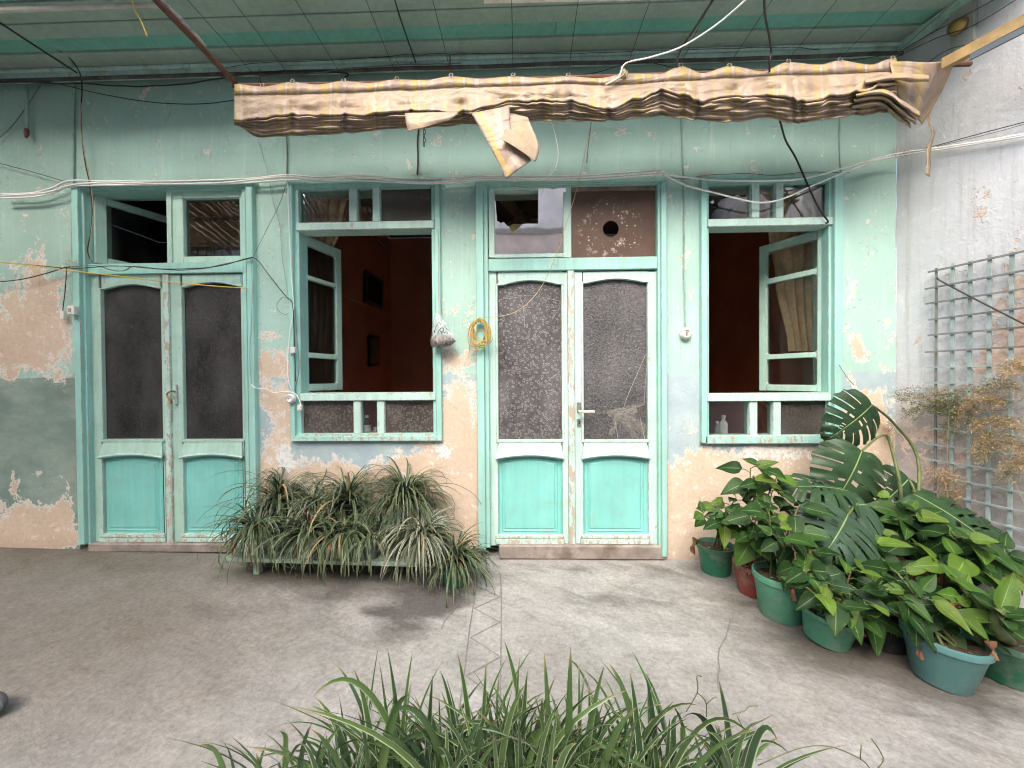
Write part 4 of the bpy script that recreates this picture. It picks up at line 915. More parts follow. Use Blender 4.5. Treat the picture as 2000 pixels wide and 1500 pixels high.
def beam(mb, a, b, w, h):
    t = (b - a).normalized(); s = t.cross(Vector((0, 0, 1))).normalized() * w / 2; u = s.cross(t).normalized() * h / 2
    vs_ = [p + sx * s + su * u for p in (a, b) for sx, su in ((-1, -1), (1, -1), (1, 1), (-1, 1))]; mb.add(vs_, [(0, 1, 2, 3), (4, 5, 6, 7), (0, 1, 5, 4), (1, 2, 6, 5), (2, 3, 7, 6), (3, 0, 4, 7)])
beam(mb, p1, p1 + dd * 2.0, .035, .055); one('timber_rail', 'weathered yellow brown timber running outward beside the right wall', 'timber', mb, MT['wood'])
mb = MB(); beam(mb, p1 + Vector((.03, -.1, -.045)), p1 + dd * 2.0 + Vector((.03, 0, -.045)), .012, .03); one('iron_angle', 'dark blue grey iron strip fixed under the weathered timber', 'bar', mb, mat_plain('blue_grey_iron', (.10, .13, .15), .6))
# lamp on the right wall above the timber
lampc = RW(1872, 52, .05); lt = thing('wall_lamp', 'tarnished round brass lamp on a plaster block at the upper right', 'lamp', lampc)
mb = MB(); q = RW(1886, 50, .0)
for (s0, s1, z0, z1, o0, o1) in ((-.045, .05, -.13, .12, -.01, .035),):
    vs_ = [CORNER + RW_T * ((q - CORNER).dot(RW_T) + s) + RW_N * o + Vector((0, 0, q.z + z)) for s in (s0, s1) for o in (o0, o1) for z in (z0, z1)]
    mb.add(vs_, [(0, 1, 3, 2), (4, 5, 7, 6), (0, 1, 5, 4), (2, 3, 7, 6), (0, 2, 6, 4), (1, 3, 7, 5)])
obj('mounting_block', mb, mat_plain('grey_block', (.40, .41, .38), .85, .2, 12, dirt=.5), lt)
mb = MB(); mb.lathe([(.001, -.05), (.022, -.048), (.036, -.03), (.042, -.01), (.044, .0), (.036, .008), (.034, .02), (.026, .03), (.002, .032)], (0, 0, 0), 20); rot = RW_N.to_track_quat('Z', 'Y').to_matrix()
mb.v = [tuple(rot @ Vector((x, y, -z)) + lampc) for x, y, z in mb.v]; obj('shade', mb, MT['brass'], lt, smooth=True)

# bars under the ceiling
mb = MB(); a = W(-60, 22, -.60); b = W(318, 10, -.52); mb.tube([a, b], .013, 8); one('pale_batten', 'pale grey round batten hanging under the ceiling at the upper left', 'batten', mb, mat_plain('pale_batten_paint', (.55, .52, .46), .6, .2, 8, dirt=.5))
mb = MB(); a = W(945, -1, -.60); b = W(1345, -9, -.60); beam(mb, a, b, .03, .014); one('white_strip', 'white strip at the very top edge above the awning', 'strip', mb, MT['white_pl'])

# ---- cables. Points are photograph pixels on planes just in front of the wall
def cable(name, label, pts, mat, r=.003, Y=-.02, cat='cable', group=None, wall='front', jit=0.0, n=5):
    P = []
    for q in pts:
        y = q[2] if len(q) > 2 else Y
        p = W(q[0], q[1], y) if wall == 'front' else RW(q[0], q[1], -y)
        if wall == 'front' and (p - CORNER).dot(RW_N) < .03: p = RW(q[0], q[1], .03)
        P.append(p)
    P = crom(P, 6)
    if jit: P = [p + Vector((jit * noise.noise(p * 9), 0, jit * noise.noise(p * 9 + Vector((5, 5, 5))))) for p in P]
    mb = MB(); mb.tube(P, r, n); return one(name, label, cat, mb, mat, group, smooth=True)
GW = 'white cables strung across the front'
base = [(0, 383), (60, 380), (100, 373), (135, 360), (200, 358), (300, 357), (420, 356), (500, 352), (560, 347), (620, 350), (700, 346), (760, 352), (850, 354), (940, 347), (1060, 349), (1160, 346), (1292, 338)]
lab = ['upper white cable of the bundle strung over the doors and windows', 'lower white cable of the bundle strung over the doors and windows', 'slack white cable looping along the bundle over the left window']
for k in range(3):
    cable('cable', lab[k], [(x, y + (-4.5, 4, 0)[k] + (4.5 * noise.noise(Vector((x * .012, k * 7.1, 0)))), -.050 - .006 * k) for x, y in base], MT['cable_w'], .0058, group=GW)
cable('cable', 'white cable sagging above the right window towards the right wall', [(1292, 338, -.055), (1330, 345, -.055), (1400, 352, -.055), (1500, 353, -.055), (1580, 347, -.06), (1700, 313, -.07), (1760, 299, -.09), (1830, 289, -.2), (1920, 276, -.36), (2010, 260, -.5)], MT['cable_w'], .0058, group=GW)
cable('cable', 'white cable drooping lowest across the top of the right window', [(1298, 342, -.05), (1340, 362, -.055), (1400, 378, -.055), (1440, 388, -.055), (1485, 396, -.055), (1530, 388, -.055), (1600, 357, -.058), (1700, 317, -.07), (1760, 303, -.085), (1830, 293, -.19), (1920, 279, -.35), (2010, 264, -.5)], MT['cable_w'], .0058, group=GW)
cable('cable', 'thin black wire rising along the right wall from the corner', [(1755, 302, -.04), (1830, 284, -.16), (1900, 265, -.28), (2010, 236, -.45)], MT['cable_k'], .0025)
cable('cable', 'thin grey wire crossing the right wall below the black one', [(1830, 286, -.16), (1930, 262, -.30), (2010, 240, -.42)], MT['cable_g'], .002)
cable('cable', 'thick black cable hanging down to the top of the right window', [(1492, -20, -.8), (1494, 30, -.68), (1502, 70, -.58), (1506, 100, -.52), (1503, 128, -.50), (1506, 180, -.36), (1525, 242, -.2), (1535, 275, -.12), (1555, 310, -.08), (1578, 362, -.06), (1600, 408, -.045), (1617, 432, -.04), (1612, 436, -.03)], MT['cable_k'], .0055)
cable('cable', 'white cord coming down from the ceiling to the awning tie', [(1470, -12, -.95), (1400, 48, -.78), (1330, 92, -.66), (1270, 112, -.58), (1222, 124, -.5), (1208, 150, -.49), (1182, 166, -.49)], MT['cable_w'], .004)
cable('cable', 'black cable drooping under the conduit at the upper left', [(-40, 158), (60, 161), (150, 163), (250, 168), (330, 166), (420, 155), (500, 142), (600, 138), (670, 143), (680, 148), (672, 151)], MT['cable_k'], .0045, -.085, jit=.006)
cable('cable', 'second black cable drooping under the first at the upper left', [(-40, 163), (70, 160), (110, 163), (200, 184), (300, 200), (390, 203), (457, 196), (520, 190)], MT['cable_k'], .003, -.07)
cable('cable', 'grey cable bundled along the conduit above the awning', [(430, 150), (500, 148), (560, 146), (620, 142), (690, 133), (800, 126), (900, 124)], MT['cable_g'], .004, -.09, jit=.008)
cable('cable', 'thin black wire sagging along the ceiling moulding', [(440, 130), (520, 122), (640, 118), (760, 110), (840, 106), (1000, 104), (1150, 104), (1300, 98), (1500, 92), (1600, 96)], MT['cable_k'], .0018, -.075, jit=.01)
cable('cable', 'thin black wire in two sags above the awning at the right', [(1120, 150), (1180, 138), (1235, 121), (1280, 124), (1325, 133), (1420, 136), (1560, 134), (1660, 118), (1740, 106)], MT['cable_k'], .0022, -.10, jit=.004)
cable('cable', 'thin dark line slanting down across the left wall', [(-20, 314), (60, 335), (135, 357)], MT['cable_k'], .0022, -.03)
cable('conduit', 'dusty vertical conduit down the wall left of the left door', [(144, 156), (143, 240), (143, 330), (141, 420), (141, 470), (143, 520), (146, 590)], MT['cable_m'], .008, -.012, 'conduit')
cable('cable', 'black and yellow cable wandering down beside the left door casing', [(150, 20, -.30), (85, 70, -.2), (38, 28, -.3)][:0] + [(36, 28, -.30), (70, 65, -.24), (95, 88, -.2), (130, 108, -.14), (152, 135, -.09), (160, 165), (158, 240), (165, 310), (174, 355), (180, 410), (177, 455), (171, 490), (180, 512)], MT['cable_k'], .0035, -.05)
cable('cable', 'yellowed cable twisted beside the black one at the left door', [(160, 200), (157, 245), (166, 305), (176, 352), (182, 405), (180, 440), (176, 480), (178, 512)], MT['cable_t'], .0028, -.055)
cable('cable', 'dark cable sagging onto the wall left of the left door', [(-20, 552), (40, 546), (90, 534), (128, 522), (150, 520)], MT['cable_k'], .0035, -.035)
LG = 'tangled leads along the left transom'
cable('cable', 'grey lead sagging along the left transom in two loops', [(130, 522), (185, 519), (215, 527), (240, 529), (262, 520), (300, 524), (350, 528), (400, 524), (450, 513), (493, 504)], MT['cable_g'], .0035, -.055, group=LG, jit=.004)
cable('cable', 'dark lead running straight along the left transom', [(0, 512), (90, 520), (150, 524), (215, 520), (262, 521), (330, 526), (420, 521), (470, 508), (493, 503)], MT['cable_k'], .003, -.062, group=LG, jit=.004)
cable('cable', 'dark lead dropping from the transom tangle to the left window', [(493, 503), (505, 510), (520, 530), (540, 556), (560, 580), (571, 592), (574, 640), (576, 700), (577, 745)], MT['cable_k'], .003, -.045, group=LG)
cable('cable', 'thin wire stretched diagonally from the transom tangle to the window head', [(493, 505), (525, 440), (545, 400), (562, 350)], MT['cable_g'], .0016, -.045)
cable('cable', 'thin wire wandering down the pier beside the left window', [(504, 274), (515, 308), (524, 345), (533, 390), (546, 440), (551, 500), (560, 560), (566, 592)], MT['cable_m'], .0022, -.02, jit=.004)
cable('cable', 'pale twin lead down the left window casing to the socket', [(562, 350), (564, 420), (568, 520), (573, 600), (566, 650), (562, 700), (563, 740), (570, 762)], MT['cable_w'], .0028, -.045)
cable('cable', 'curled wire loop beside the left window', [(572, 595), (556, 580), (542, 592), (543, 606), (556, 614), (568, 610)], MT['cable_g'], .0018, -.025)
cable('cable', 'dark lead hanging beside the left window hinges', [(576, 600), (580, 660), (584, 720), (577, 760), (582, 776), (590, 790)], MT['cable_g'], .003, -.04)
cable('cable', 'pale wire rising beside the left door casing', [(490, 505), (493, 560), (490, 640), (488, 700), (491, 752)], MT['cable_m'], .0022, -.05, jit=.003)
cable('cable', 'white wire from the left door casing to the round socket', [(491, 751), (500, 758), (520, 760), (535, 767), (555, 765), (575, 768), (584, 780), (588, 794)], MT['cable_w'], .0032, -.05)
cable('cable', 'white cord hanging in a curve below the awning', [(1076, 235, -.12), (1084, 262, -.06), (1090, 295, -.04), (1086, 325, -.04), (1072, 343, -.045), (1050, 347, -.05)], MT['cable_w'], .0032)
cable('cable', 'short dark cord end below the awning beside the white cord', [(1155, 238, -.14), (1150, 275, -.06), (1146, 318, -.04)], MT['cable_g'], .003)
cable('conduit', 'black vertical cable from the awning to the left window head', [(818, 245), (816, 280), (816, 320), (814, 342)], MT['cable_k'], .0055, -.012, 'conduit', jit=.004)
cable('conduit', 'dark vertical cable left of the left window head', [(559, 262), (561, 300), (560, 345)], MT['cable_g'], .0045, -.012, 'conduit')
cable('conduit', 'painted vertical conduit right of the centre door down to its socket', [(1330, 150), (1331, 240), (1333, 300), (1336, 400), (1336, 500), (1338, 600), (1339, 640)], MT['cable_m'], .0055, -.010, 'conduit', jit=.004)
cable('conduit', 'faint painted conduit down the right pier', [(1641, 215), (1640, 280), (1642, 335)], MT['cable_m'], .004, -.006, 'conduit')
cable('cable', 'thin black wires along the right window head', [(1300, 345), (1340, 350), (1372, 343), (1450, 339), (1520, 342), (1580, 336), (1660, 338)], MT['cable_k'], .0018, -.05, jit=.004)
cable('rope', 'yellow rope stretched across to the left door', [(-20, 509, -.16), (70, 520, -.13), (140, 529, -.10), (220, 538, -.085), (330, 551, -.07), (420, 559, -.06), (483, 563, -.05)], MT['yellow'], .004, cat='rope')
cable('cord', 'yellow cord end hanging from the upper left ceiling', [(256, -10, -.7), (262, 18, -.65), (275, 40, -.62), (288, 72, -.60)], MT['yellow'], .003, cat='cord')
cable('cable', 'thin tan wire arching from the coil up to the awning', [(940, 620), (975, 618), (1005, 610), (1035, 588), (1062, 552), (1085, 500), (1105, 440), (1125, 375), (1138, 320), (1152, 250)], MT['cable_t'], .0022, -.06)
cable('rod', 'black strut from the ceiling down to the awning top', [(1402, -15, -.72), (1360, 50, -.60), (1328, 100, -.5), (1322, 132, -.46)], MT['wire'], .007, cat='rod')
cable('rod', 'dark shadow line across the ceiling at the upper left, built as a rod', [(-10, 38, -.55), (60, 84, -.34), (150, 142, -.10)], MT['wire'], .006, cat='rod')  # shadow line on the ceiling, given solid form as a dark rod
cable('rod', 'dark shadow line across the ceiling left of centre, built as a thin rod', [(768, -10, -.56), (785, 45, -.36), (806, 105, -.12), (812, 122, -.08)], MT['wire'], .0045, cat='rod')  # thin dark tube standing for a shadow line across the boards
for i, (pts, l) in enumerate(((((1745, 108, -.05), (1810, 70, -.05), (1870, 38, -.1), (1960, -10, -.1)), 'upper thin black wire climbing the right wall from the corner'), (((1750, 112, -.05), (1830, 74, -.08), (1900, 50, -.1), (1990, -4, -.1)), 'lower thin black wire climbing the right wall from the corner'), (((1815, 120, -.12), (1850, 98, -.1), (1885, 88, -.06)), 'short wire behind the right end of the awning'))):
    cable('cable', l, pts, MT['cable_k'], .0022, wall='right')
# chain
mb = MB(); ch = thing('chain', 'short rusty chain hanging below the awning', 'chain', W(828, 250, -.3))
for k in range(5):
    c = W(828 + (k % 2), 249 + k * 8.2, -.30); mb = MB(); mb.tube([c + Vector((.006 * math.cos(a) * (1 if k % 2 else .5), .006 * math.cos(a) * (.4 if k % 2 else 1), .015 * math.sin(a))) for a in np.linspace(0, 2 * math.pi, 11)], .0022, 5); obj('link', mb, MT['rust'], ch)
for k, (px, py) in enumerate(((507, 140), (879, 112))):
    mb = MB()
    for j in range(4):
        c = W(px, py + j * 9, -.11 - .07 * j); mb.tube([c + Vector((.004 * math.cos(a), .004 * math.cos(a), .014 * math.sin(a))) for a in np.linspace(0, 2 * math.pi, 9)], .002, 4)
    tag(obj('hook_chain', mb, MT['rust'], None, origin=W(px, py, -.11)), ('hook chain at the left end of the awning', 'hook chain above the middle of the left window')[k], 'chain', 'awning hook chains', kind='stuff')

t = thing('wall_tap', 'short painted pipe stub with a dark tap on the far left wall', 'tap', W(52, 262, -.03))
mb = MB(); mb.tube([W(52, 168, -.03), W(52, 255, -.03)], .010, 8); obj('pipe', mb, MT['cable_m'], t, smooth=True)
mb = MB(); mb.tube([W(52, 252, -.03), W(52, 262, -.034), W(51, 268, -.045)], [.012, .014, .008], 8); obj('tap', mb, MT['rust'], t)
cable('cable', 'thin dark wire slanting past the pipe stub on the far left wall', [(80, 165), (52, 208), (20, 250), (-20, 286)], MT['cable_g'], .003, -.02)
mb = MB(); kc = W(1218, 142, YA - .03)
for k in range(6): mb.tube([kc + Vector(((.012 + .006 * random.random()) * math.cos(a + k), .010 * math.sin(a * 2 + k) , (.018 + .010 * random.random()) * math.sin(a))) for a in np.linspace(0, 2 * math.pi, 13)], .0028, 5)
one('rope_knot', 'knot of straw rope tied on top of the awning right of centre', 'rope', mb, MT['cable_t'])
cable('cord', 'thin cord tied from the rope knot across the awning gap', [(1218, 146, YA - .04), (1200, 158, YA - .05), (1182, 166, YA - .05)], MT['cable_t'], .004, cat='cord')
# switch, socket, plug
def boxy(name, label, cat, px, py, wpx, hpx, dep, mat, group=None, Y0=-.004, rz=0.0):
    c = W(px, py, Y0); w, h = wpx / PXM / 2, hpx / PXM / 2; t = thing(name, label, cat, c, group); mb = MB(); mb.box(c.x - w, c.x + w, c.y - dep, c.y + .004, c.z - h, c.z + h, .004); obj('body', mb, mat, t); return t, c
t, c = boxy('light_switch', 'white light switch below the cable tangle on the left door casing', 'switch', 147, 607, 13, 17, .03, MT['white_pl'], Y0=-.05); mb = MB(); mb.box(c.x - .010, c.x + .008, c.y - .037, c.y - .029, c.z - .012, c.z + .014, .003); obj('rocker', mb, MT['cable_t'], t)
t, c = boxy('inline_switch', 'small white switch hanging by its lead on the left wall', 'switch', 126, 616, 9, 17, .018, MT['white_pl'], Y0=-.02); mb = MB(); mb.tube(crom([(c.x, c.y - .01, c.z + .03), W(128, 560, -.03), W(130, 522, -.04)]), .0028, 5); obj('lead', mb, MT['cable_k'], t)
def round_socket(name, label, px, py, r, Y0=-.004, grp=None):
    c = W(px, py, Y0); t = thing(name, label, 'socket', c, grp); mb = MB(); mb.lathe([(r, 0.0), (r, -.014), (r * .92, -.022), (r * .72, -.030), (r * .62, -.031), (r * .58, -.024), (.002, -.022)], tuple(c), 28, 'Y'); o = obj('cover', mb, MT['white_pl'], t); smooth_by_angle(o, 30)
    for s in (-1, 1): mb = MB(); mb.tube([(c.x + s * r * .0 + (s * .009 if name == 'wall_socket' else 0), c.y - .0215, c.z + (0 if name == 'wall_socket' else s * .009)), (c.x + (s * .009 if name == 'wall_socket' else 0), c.y - .025, c.z + (0 if name == 'wall_socket' else s * .009))], .003, 8); obj('pin_hole', mb, MT['black'], t)
    return t
t = round_socket('wall_switch', 'round white rotary switch below the conduit right of the centre door', 1338, 652, .040)
c = W(1338, 652, -.004); mb = MB(); mb.box(c.x - .004, c.x + .004, c.y - .048, c.y - .02, c.z - .014, c.z + .014, .002); obj('knob', mb, MT['cable_t'], t)
round_socket('wall_socket', 'round white wall socket beside the left window sill', 570, 778, .033, -.04)
t, c = boxy('plug', 'white plug on its lead below the round socket', 'plug', 587, 796, 8, 12, .02, MT['white_pl'], Y0=-.045)
t, c = boxy('plug', 'white plug dangling on the left window casing', 'plug', 574, 684, 9, 12, .02, MT['white_pl'], Y0=-.045)
for s in (-1, 1): mb = MB(); mb.tube([(c.x + s * .007, c.y - .01, c.z - .02), (c.x + s * .009, c.y - .012, c.z - .042)], .0025, 6); obj('pin', mb, MT['brass'], t)
# straw wisps where the cables meet
for k, (px, py, l) in enumerate(((140, 515, 'frayed straw tuft in the cable tangle at the left door'), (1376, 343, 'straw tuft on the head of the right window'), (1757, 300, 'dark fibre tuft on the cables at the right corner'), (822, 343, 'small straw tuft on the head of the left window'))):
    mb = MB()
    for j in range(26):
        c = W(px + random.uniform(-12, 12), py + random.uniform(-5, 5), -.05 - random.random() * .03); an = random.uniform(0, 6.28); mb.tube([c, c + Vector((.03 * math.cos(an), -.008, .022 * math.sin(an)))], .001, 3)
    tag(obj('straw_tuft', mb, MT['cable_t'] if k != 2 else MT['cable_g'], None, origin=W(px, py, -.05)), l, 'straw', kind='stuff')

# coil of yellow cable hanging on the centre door casing
cc = W(938, 652, -.055); t = thing('cable_coil', 'coil of yellow cable hung on the left casing of the centre door', 'cable', cc)
mb = MB()
for k in range(11):
    rx = (.042 + .034 * random.random()); rz = .070 + .032 * random.random(); ph = random.uniform(-.45, .45); top = W(937, 626, -.06); pts = []
    for j in range(25):
        a = 2 * math.pi * j / 24; x = rx * math.sin(a); z = -rz * (1 - math.cos(a)); pts.append(top + Vector((x * math.cos(ph) - z * math.sin(ph) * .5, -.004 * k - .006 * math.sin(a * 2 + k), z * math.cos(ph) + .01 * math.sin(a + k))))
    mb.tube(pts, .0026, 5)
obj('loops', mb, mat_plain('yellow_cable_sheath', (.50, .34, .08), .45, .2, 30, dirt=.3), t, smooth=True)
mb = MB(); mb.tube(crom([W(930, 632, -.06), W(917, 640, -.06), W(914, 662, -.06), W(918, 675, -.06), W(935, 676, -.065), W(958, 668, -.065), W(963, 655, -.065)]), .0028, 5); mb.tube(crom([W(922, 640, -.06), W(916, 690, -.05), W(912, 700, -.04), W(906, 716, -.04)]), .0026, 5); obj('loose_end', mb, MT['cable_t'], t, smooth=True)
mb = MB(); mb.tube([W(937, 622, -.03), W(937, 624, -.085), W(937, 620, -.09)], .004, 6); obj('hook', mb, MT['steel'], t)
# plastic bag of dry stuff
bc = W(866, 650, -.09); bag = thing('plastic_bag', 'clear plastic bag of dried herbs with black print hanging by the left window', 'bag', bc)
tb = NT('clear_plastic'); tr = tb.n('ShaderNodeBsdfTransparent'); ms = tb.n('ShaderNodeMixShader'); tb.set(ms.inputs[0], tb.step(tb.noise(tb.map(tb.pos(), (40, 40, 12)), 1, 4, .6), .35, .7, .06, .55)); tb.t.links.new(tr.outputs[0], ms.inputs[1]); tb.t.links.new(tb.bsdf((.72, .72, .76), .18, tb.bump(tb.noise(tb.map(tb.pos(), (40, 40, 10)), 1.3, 3), .6, .006), .6), ms.inputs[2]); MT['bag'] = tb.done(ms.outputs[0])
rows = []; rows2 = []
for i, (yy, xl, xr, dep) in enumerate(((612, 853, 859, .012), (618, 848, 864, .02), (630, 847, 870, .035), (645, 844, 880, .05), (656, 842, 889, .055), (666, 841, 892, .055), (673, 841, 884, .045), (678, 844, 866, .02))):
    a = W(xl, yy, -.075); b = W(xr, yy, -.075); r = []
    for k in range(20):
        an = 2 * math.pi * k / 20; cx = (a.x + b.x) / 2; hw = (b.x - a.x) / 2; q = 1 + .10 * noise.noise(Vector((k * .9, i * 1.3, 2)))
        r.append((cx + hw * math.cos(an) * q, -.075 - dep * .1 + dep * math.sin(an) * q, (a.z + (b.z - a.z) * (.5 + .5 * math.cos(an)) + .004 * math.sin(k * 2.1))))
    rows.append(r + [r[0]])
mb = MB(); mb.grid(rows); obj('sack', mb, MT['bag'], bag, smooth=True)
mb = MB(); cx = lambda r: sum(p[0] for p in r[:20]) / 20
inner = []
for i, r in enumerate(rows[4:]):
    m = Vector([sum(p[d] for p in r[:20]) / 20 for d in range(3)]); inner.append([tuple(m + (Vector(p) - m) * (.93 if i else .7)) for p in r])
mb.grid(inner); obj('contents', mb, mat_plain('dried_herbs', (.13, .09, .05), .9, .7, 90, bump=1.0, dirt=.6, dirtcol=(.4, .3, .2)), bag)
mb = MB(); mb.tube(crom([W(856, 614, -.075), W(857, 600, -.06), W(856, 560, -.045), W(856, 480, -.04), W(855, 448, -.035)]), .0024, 5); obj('string', mb, MT['cable_t'], bag)
mb = MB()                                         # printed lettering, dark strokes on the film
for st_ in (((853, 655), (856, 648), (860, 642), (864, 640), (867, 643), (865, 648), (860, 647)), ((855, 656), (859, 650)), ((861, 653), (864, 647)), ((848, 651), (850, 642), (853, 636), (857, 630), (861, 634)), ((866, 650), (872, 648), (874, 652)), ((847, 671), (851, 668), (853, 672), (849, 675), (847, 672)), ((868, 636), (872, 641), (876, 646))):
    mb.tube(crom([W(a, b, -.132) for a, b in st_], 4), .0018, 4)
obj('print', mb, mat_plain('black_print', (.02, .02, .04), .6), bag)

# ---- inside the rooms
def LW(px, py, x=-1.925):                        # point on the room's left wall
    d = ray(px, py); return CAM + d * ((x - CAM.x) / d.x)
def curtain(label, left, right, ytop, ybot, Y, folds, amp):
    mb = MB(); rows = []
    for i in range(33):
        py = ytop + (ybot - ytop) * i / 32; l, r = interp(left, py), interp(right, py); row = []
        for k in range(folds * 8 + 1):
            u = k / (folds * 8); p = W(l + (r - l) * u, py, Y); ph = u * folds * 2 * math.pi + .5 * math.sin(py * .02)
            row.append((p.x, Y + amp * math.sin(ph) + .4 * amp * noise.noise(Vector((u * 7, py * .01, 1))), p.z))
        rows.append(row)
    mb.grid(rows); return one('curtain', label, 'curtain', mb, MT['curtain'], 'curtains inside the windows', smooth=True)
curtain('tan patterned curtain behind the open casement of the left window', [(340, 560), (480, 585), (560, 592), (900, 590)], [(340, 690), (430, 668), (450, 664), (490, 652), (560, 655), (900, 655)], 335, 800, .42, 5, .022)
curtain('gathered tan curtain with swirls inside the right window', [(340, 1490), (443, 1500), (547, 1512), (680, 1541)], [(340, 1600), (443, 1590), (560, 1586), (650, 1586), (690, 1590)], 335, 686, .43, 4, .022)
def wallframe(name, label, cat, quad, inner, frame, depth=.03):
    P = [LW(*q) for q in quad]; t = thing(name, label, cat, P[0]); mb = MB(); f = [p + Vector((depth, 0, 0)) for p in P]
    mb.add([tuple(p) for p in P + f], [(4, 5, 6, 7), (0, 1, 5, 4), (1, 2, 6, 5), (2, 3, 7, 6), (3, 0, 4, 7)]); obj('frame', mb, frame, t)
    c = sum(f, Vector()) / 4; mb = MB(); mb.add([tuple(c + (p - c) * .8 + Vector((.002, 0, 0))) for p in f], [(0, 1, 2, 3)]); obj('picture', mb, inner, t)
wallframe('picture_frame', 'large dark framed picture on the red wall seen through the left window', 'picture', [(711, 527), (745, 549), (744, 604), (709, 590)], MT['black'], mat_plain('dark_frame', (.05, .035, .02), .3))
wallframe('picture_frame', 'small narrow framed picture lower on the red wall', 'picture', [(718, 655), (737, 656), (737, 713), (718, 716)], mat_plain('olive_print', (.16, .13, .06), .5), mat_plain('dark_frame_small', (.03, .02, .015), .35))
mb = MB(); mb.tube([LW(668, 577, -1.91), LW(715, 597, -1.91), LW(778, 622, -1.91)], .006, 5); mb.tube([W(781, 621, 2.93), W(830, 624, 2.93)], .004, 4); one('wire', 'thin lead running along the red wall below the framed picture', 'wire', mb, MT['cable_t'])
mb = MB(); mb.tube([LW(716, 447, -1.80), LW(757, 486, -1.80)], .02, 8); one('tube_lamp', 'unlit tube lamp high on the red wall inside the left window', 'lamp', mb, MT['cable_g'])
mb = MB(); a = W(1463, 544, 2.9); b = W(1492, 616, 2.9); mb.box(a.x, b.x, 2.86, 2.948, b.z, a.z, .01); one('wall_panel', 'dark hanging panel on the back wall seen through the right window', 'panel', mb, MT['black'])
# ceiling fan seen through the hole in the transom
fc = W(1020, 428, 1.9); fan = thing('ceiling_fan', 'grey ceiling fan seen through the broken transom pane', 'fan', fc)
mb = MB(); mb.lathe([(.01, .05), (.09, .04), (.11, 0), (.09, -.05), (.02, -.07)], tuple(fc), 16); obj('hub', mb, MT['cable_g'], fan); mb = MB(); mb.tube([fc, fc + Vector((0, 0, .5))], .015, 6); obj('rod', mb, MT['cable_g'], fan)
for a in (130, 250, 10): d_ = Vector((math.cos(R(a)), math.sin(R(a)), 0)); mb = MB(); beam(mb, fc + d_ * .1, fc + d_ * .65, .13, .012); obj('blade', mb, MT['cable_g'], fan)
# bottles on the sills
def bottle(label, px, pyb, h, r, body, neck=.35, cap=None, Y=.07, group='bottles on the window sills'):
    b = W(px, pyb, Y); t = thing('bottle', label, 'bottle', b, group); mb = MB(); mb.lathe([(r * .9, 0), (r, .004), (r, h * .58), (r * .8, h * .68), (r * neck, h * .78), (r * neck, h * .88), (.001, h * .885)], tuple(b), 16); o = obj('body', mb, body, t); smooth_by_angle(o)
    mb = MB(); mb.lathe([(r * neck * 1.25, h * .86), (r * neck * 1.25, h), (.001, h * 1.005)], tuple(b), 12); obj('cap', mb, cap or MT['white_pl'], t)
    return t, b
t, b = bottle('small dark bottle with a white label on the left window sill', 717, 848, .135, .026, mat_plain('dark_bottle_glass', (.10, .085, .08), .15, .05))
mb = MB(); mb.lathe([(.0268, .02), (.0268, .068)], tuple(b), 16); obj('paper_label', mb, MT['white_pl'], t)
bottle('tiny white jar beside the dark bottle on the left window sill', 734, 848, .05, .016, MT['white_pl'], .8)
bottle('white plastic bottle on the right window sill', 1413, 853, .15, .027, MT['white_pl'], .4)
bottle('slim frosted bottle left of the white one on the right window sill', 1401, 853, .11, .018, mat_plain('frosted_plastic', (.36, .35, .33), .4), .5, Y=.09)
mb = MB(); b = W(1495, 853, .07); mb.lathe([(.03, 0), (.042, .006), (.040, .018), (.02, .026), (.001, .028)], tuple(b), 14); one('soap_dish', 'small white lump behind the middle lower pane of the right window', 'soap', mb, MT['white_pl'], smooth=True)

# ---- trellis on the right wall
ttm = mat_plain('weathered_blue_lath', (.33, .42, .42), .8, .25, 14, dirt=.5, dirtcol=(.30, .27, .22)); tdk = mat_plain('grey_lath', (.20, .21, .20), .85, .25, 14)
tr0 = RW(1838, 1050, .02); trel = thing('trellis', 'weathered blue grey lath trellis on the right wall', 'trellis', (tr0.x, tr0.y, .25))
zt, zb_ = RW(1838, 522, .03).z, .25
def rwbox(mb, t0, t1, o0, o1, z0, z1, skew=0.0):
    vs_ = [CORNER + RW_T * t_ + RW_N * o + Vector((0, 0, z + (skew if t_ == t1 else 0))) for t_ in (t0, t1) for o in (o0, o1) for z in (z0, z1)]
    mb.add(vs_, [(0, 1, 3, 2), (4, 5, 7, 6), (0, 1, 5, 4), (2, 3, 7, 6), (0, 2, 6, 4), (1, 3, 7, 5)])
tt = [(RW(x, 700, .03) - CORNER).dot(RW_T) for x in (1829, 1861, 1895, 1933, 1976)]; st_ = tt[-1] - tt[-2]; tt += [tt[-1] + st_ * k for k in range(1, 6)]
for i, t0 in enumerate(tt):
    mb = MB(); w = .005 if i == 0 else .008; rwbox(mb, t0 - w, t0 + w, .030, .038, zb_, zt + .008 * (i % 2)); obj('upright', mb, tdk if i == 0 else ttm, trel)
zz_ = zt - .015; k = 0
while zz_ > .3:
    mb = MB(); j = random.uniform(-.006, .006); rwbox(mb, tt[0] - .03 - .02 * random.random(), tt[-1] + .03, .0385, .046, zz_ - .005, zz_ + .005, j); obj('lath', mb, tdk if k < 6 else ttm, trel); zz_ -= .097 + random.uniform(-.006, .006); k += 1
cable('rod', 'thin black rod slanting across the top of the trellis', [(1832, 543), (1836, 548), (1900, 582), (2010, 638)], MT['wire'], .0045, -.06, 'rod', wall='right')
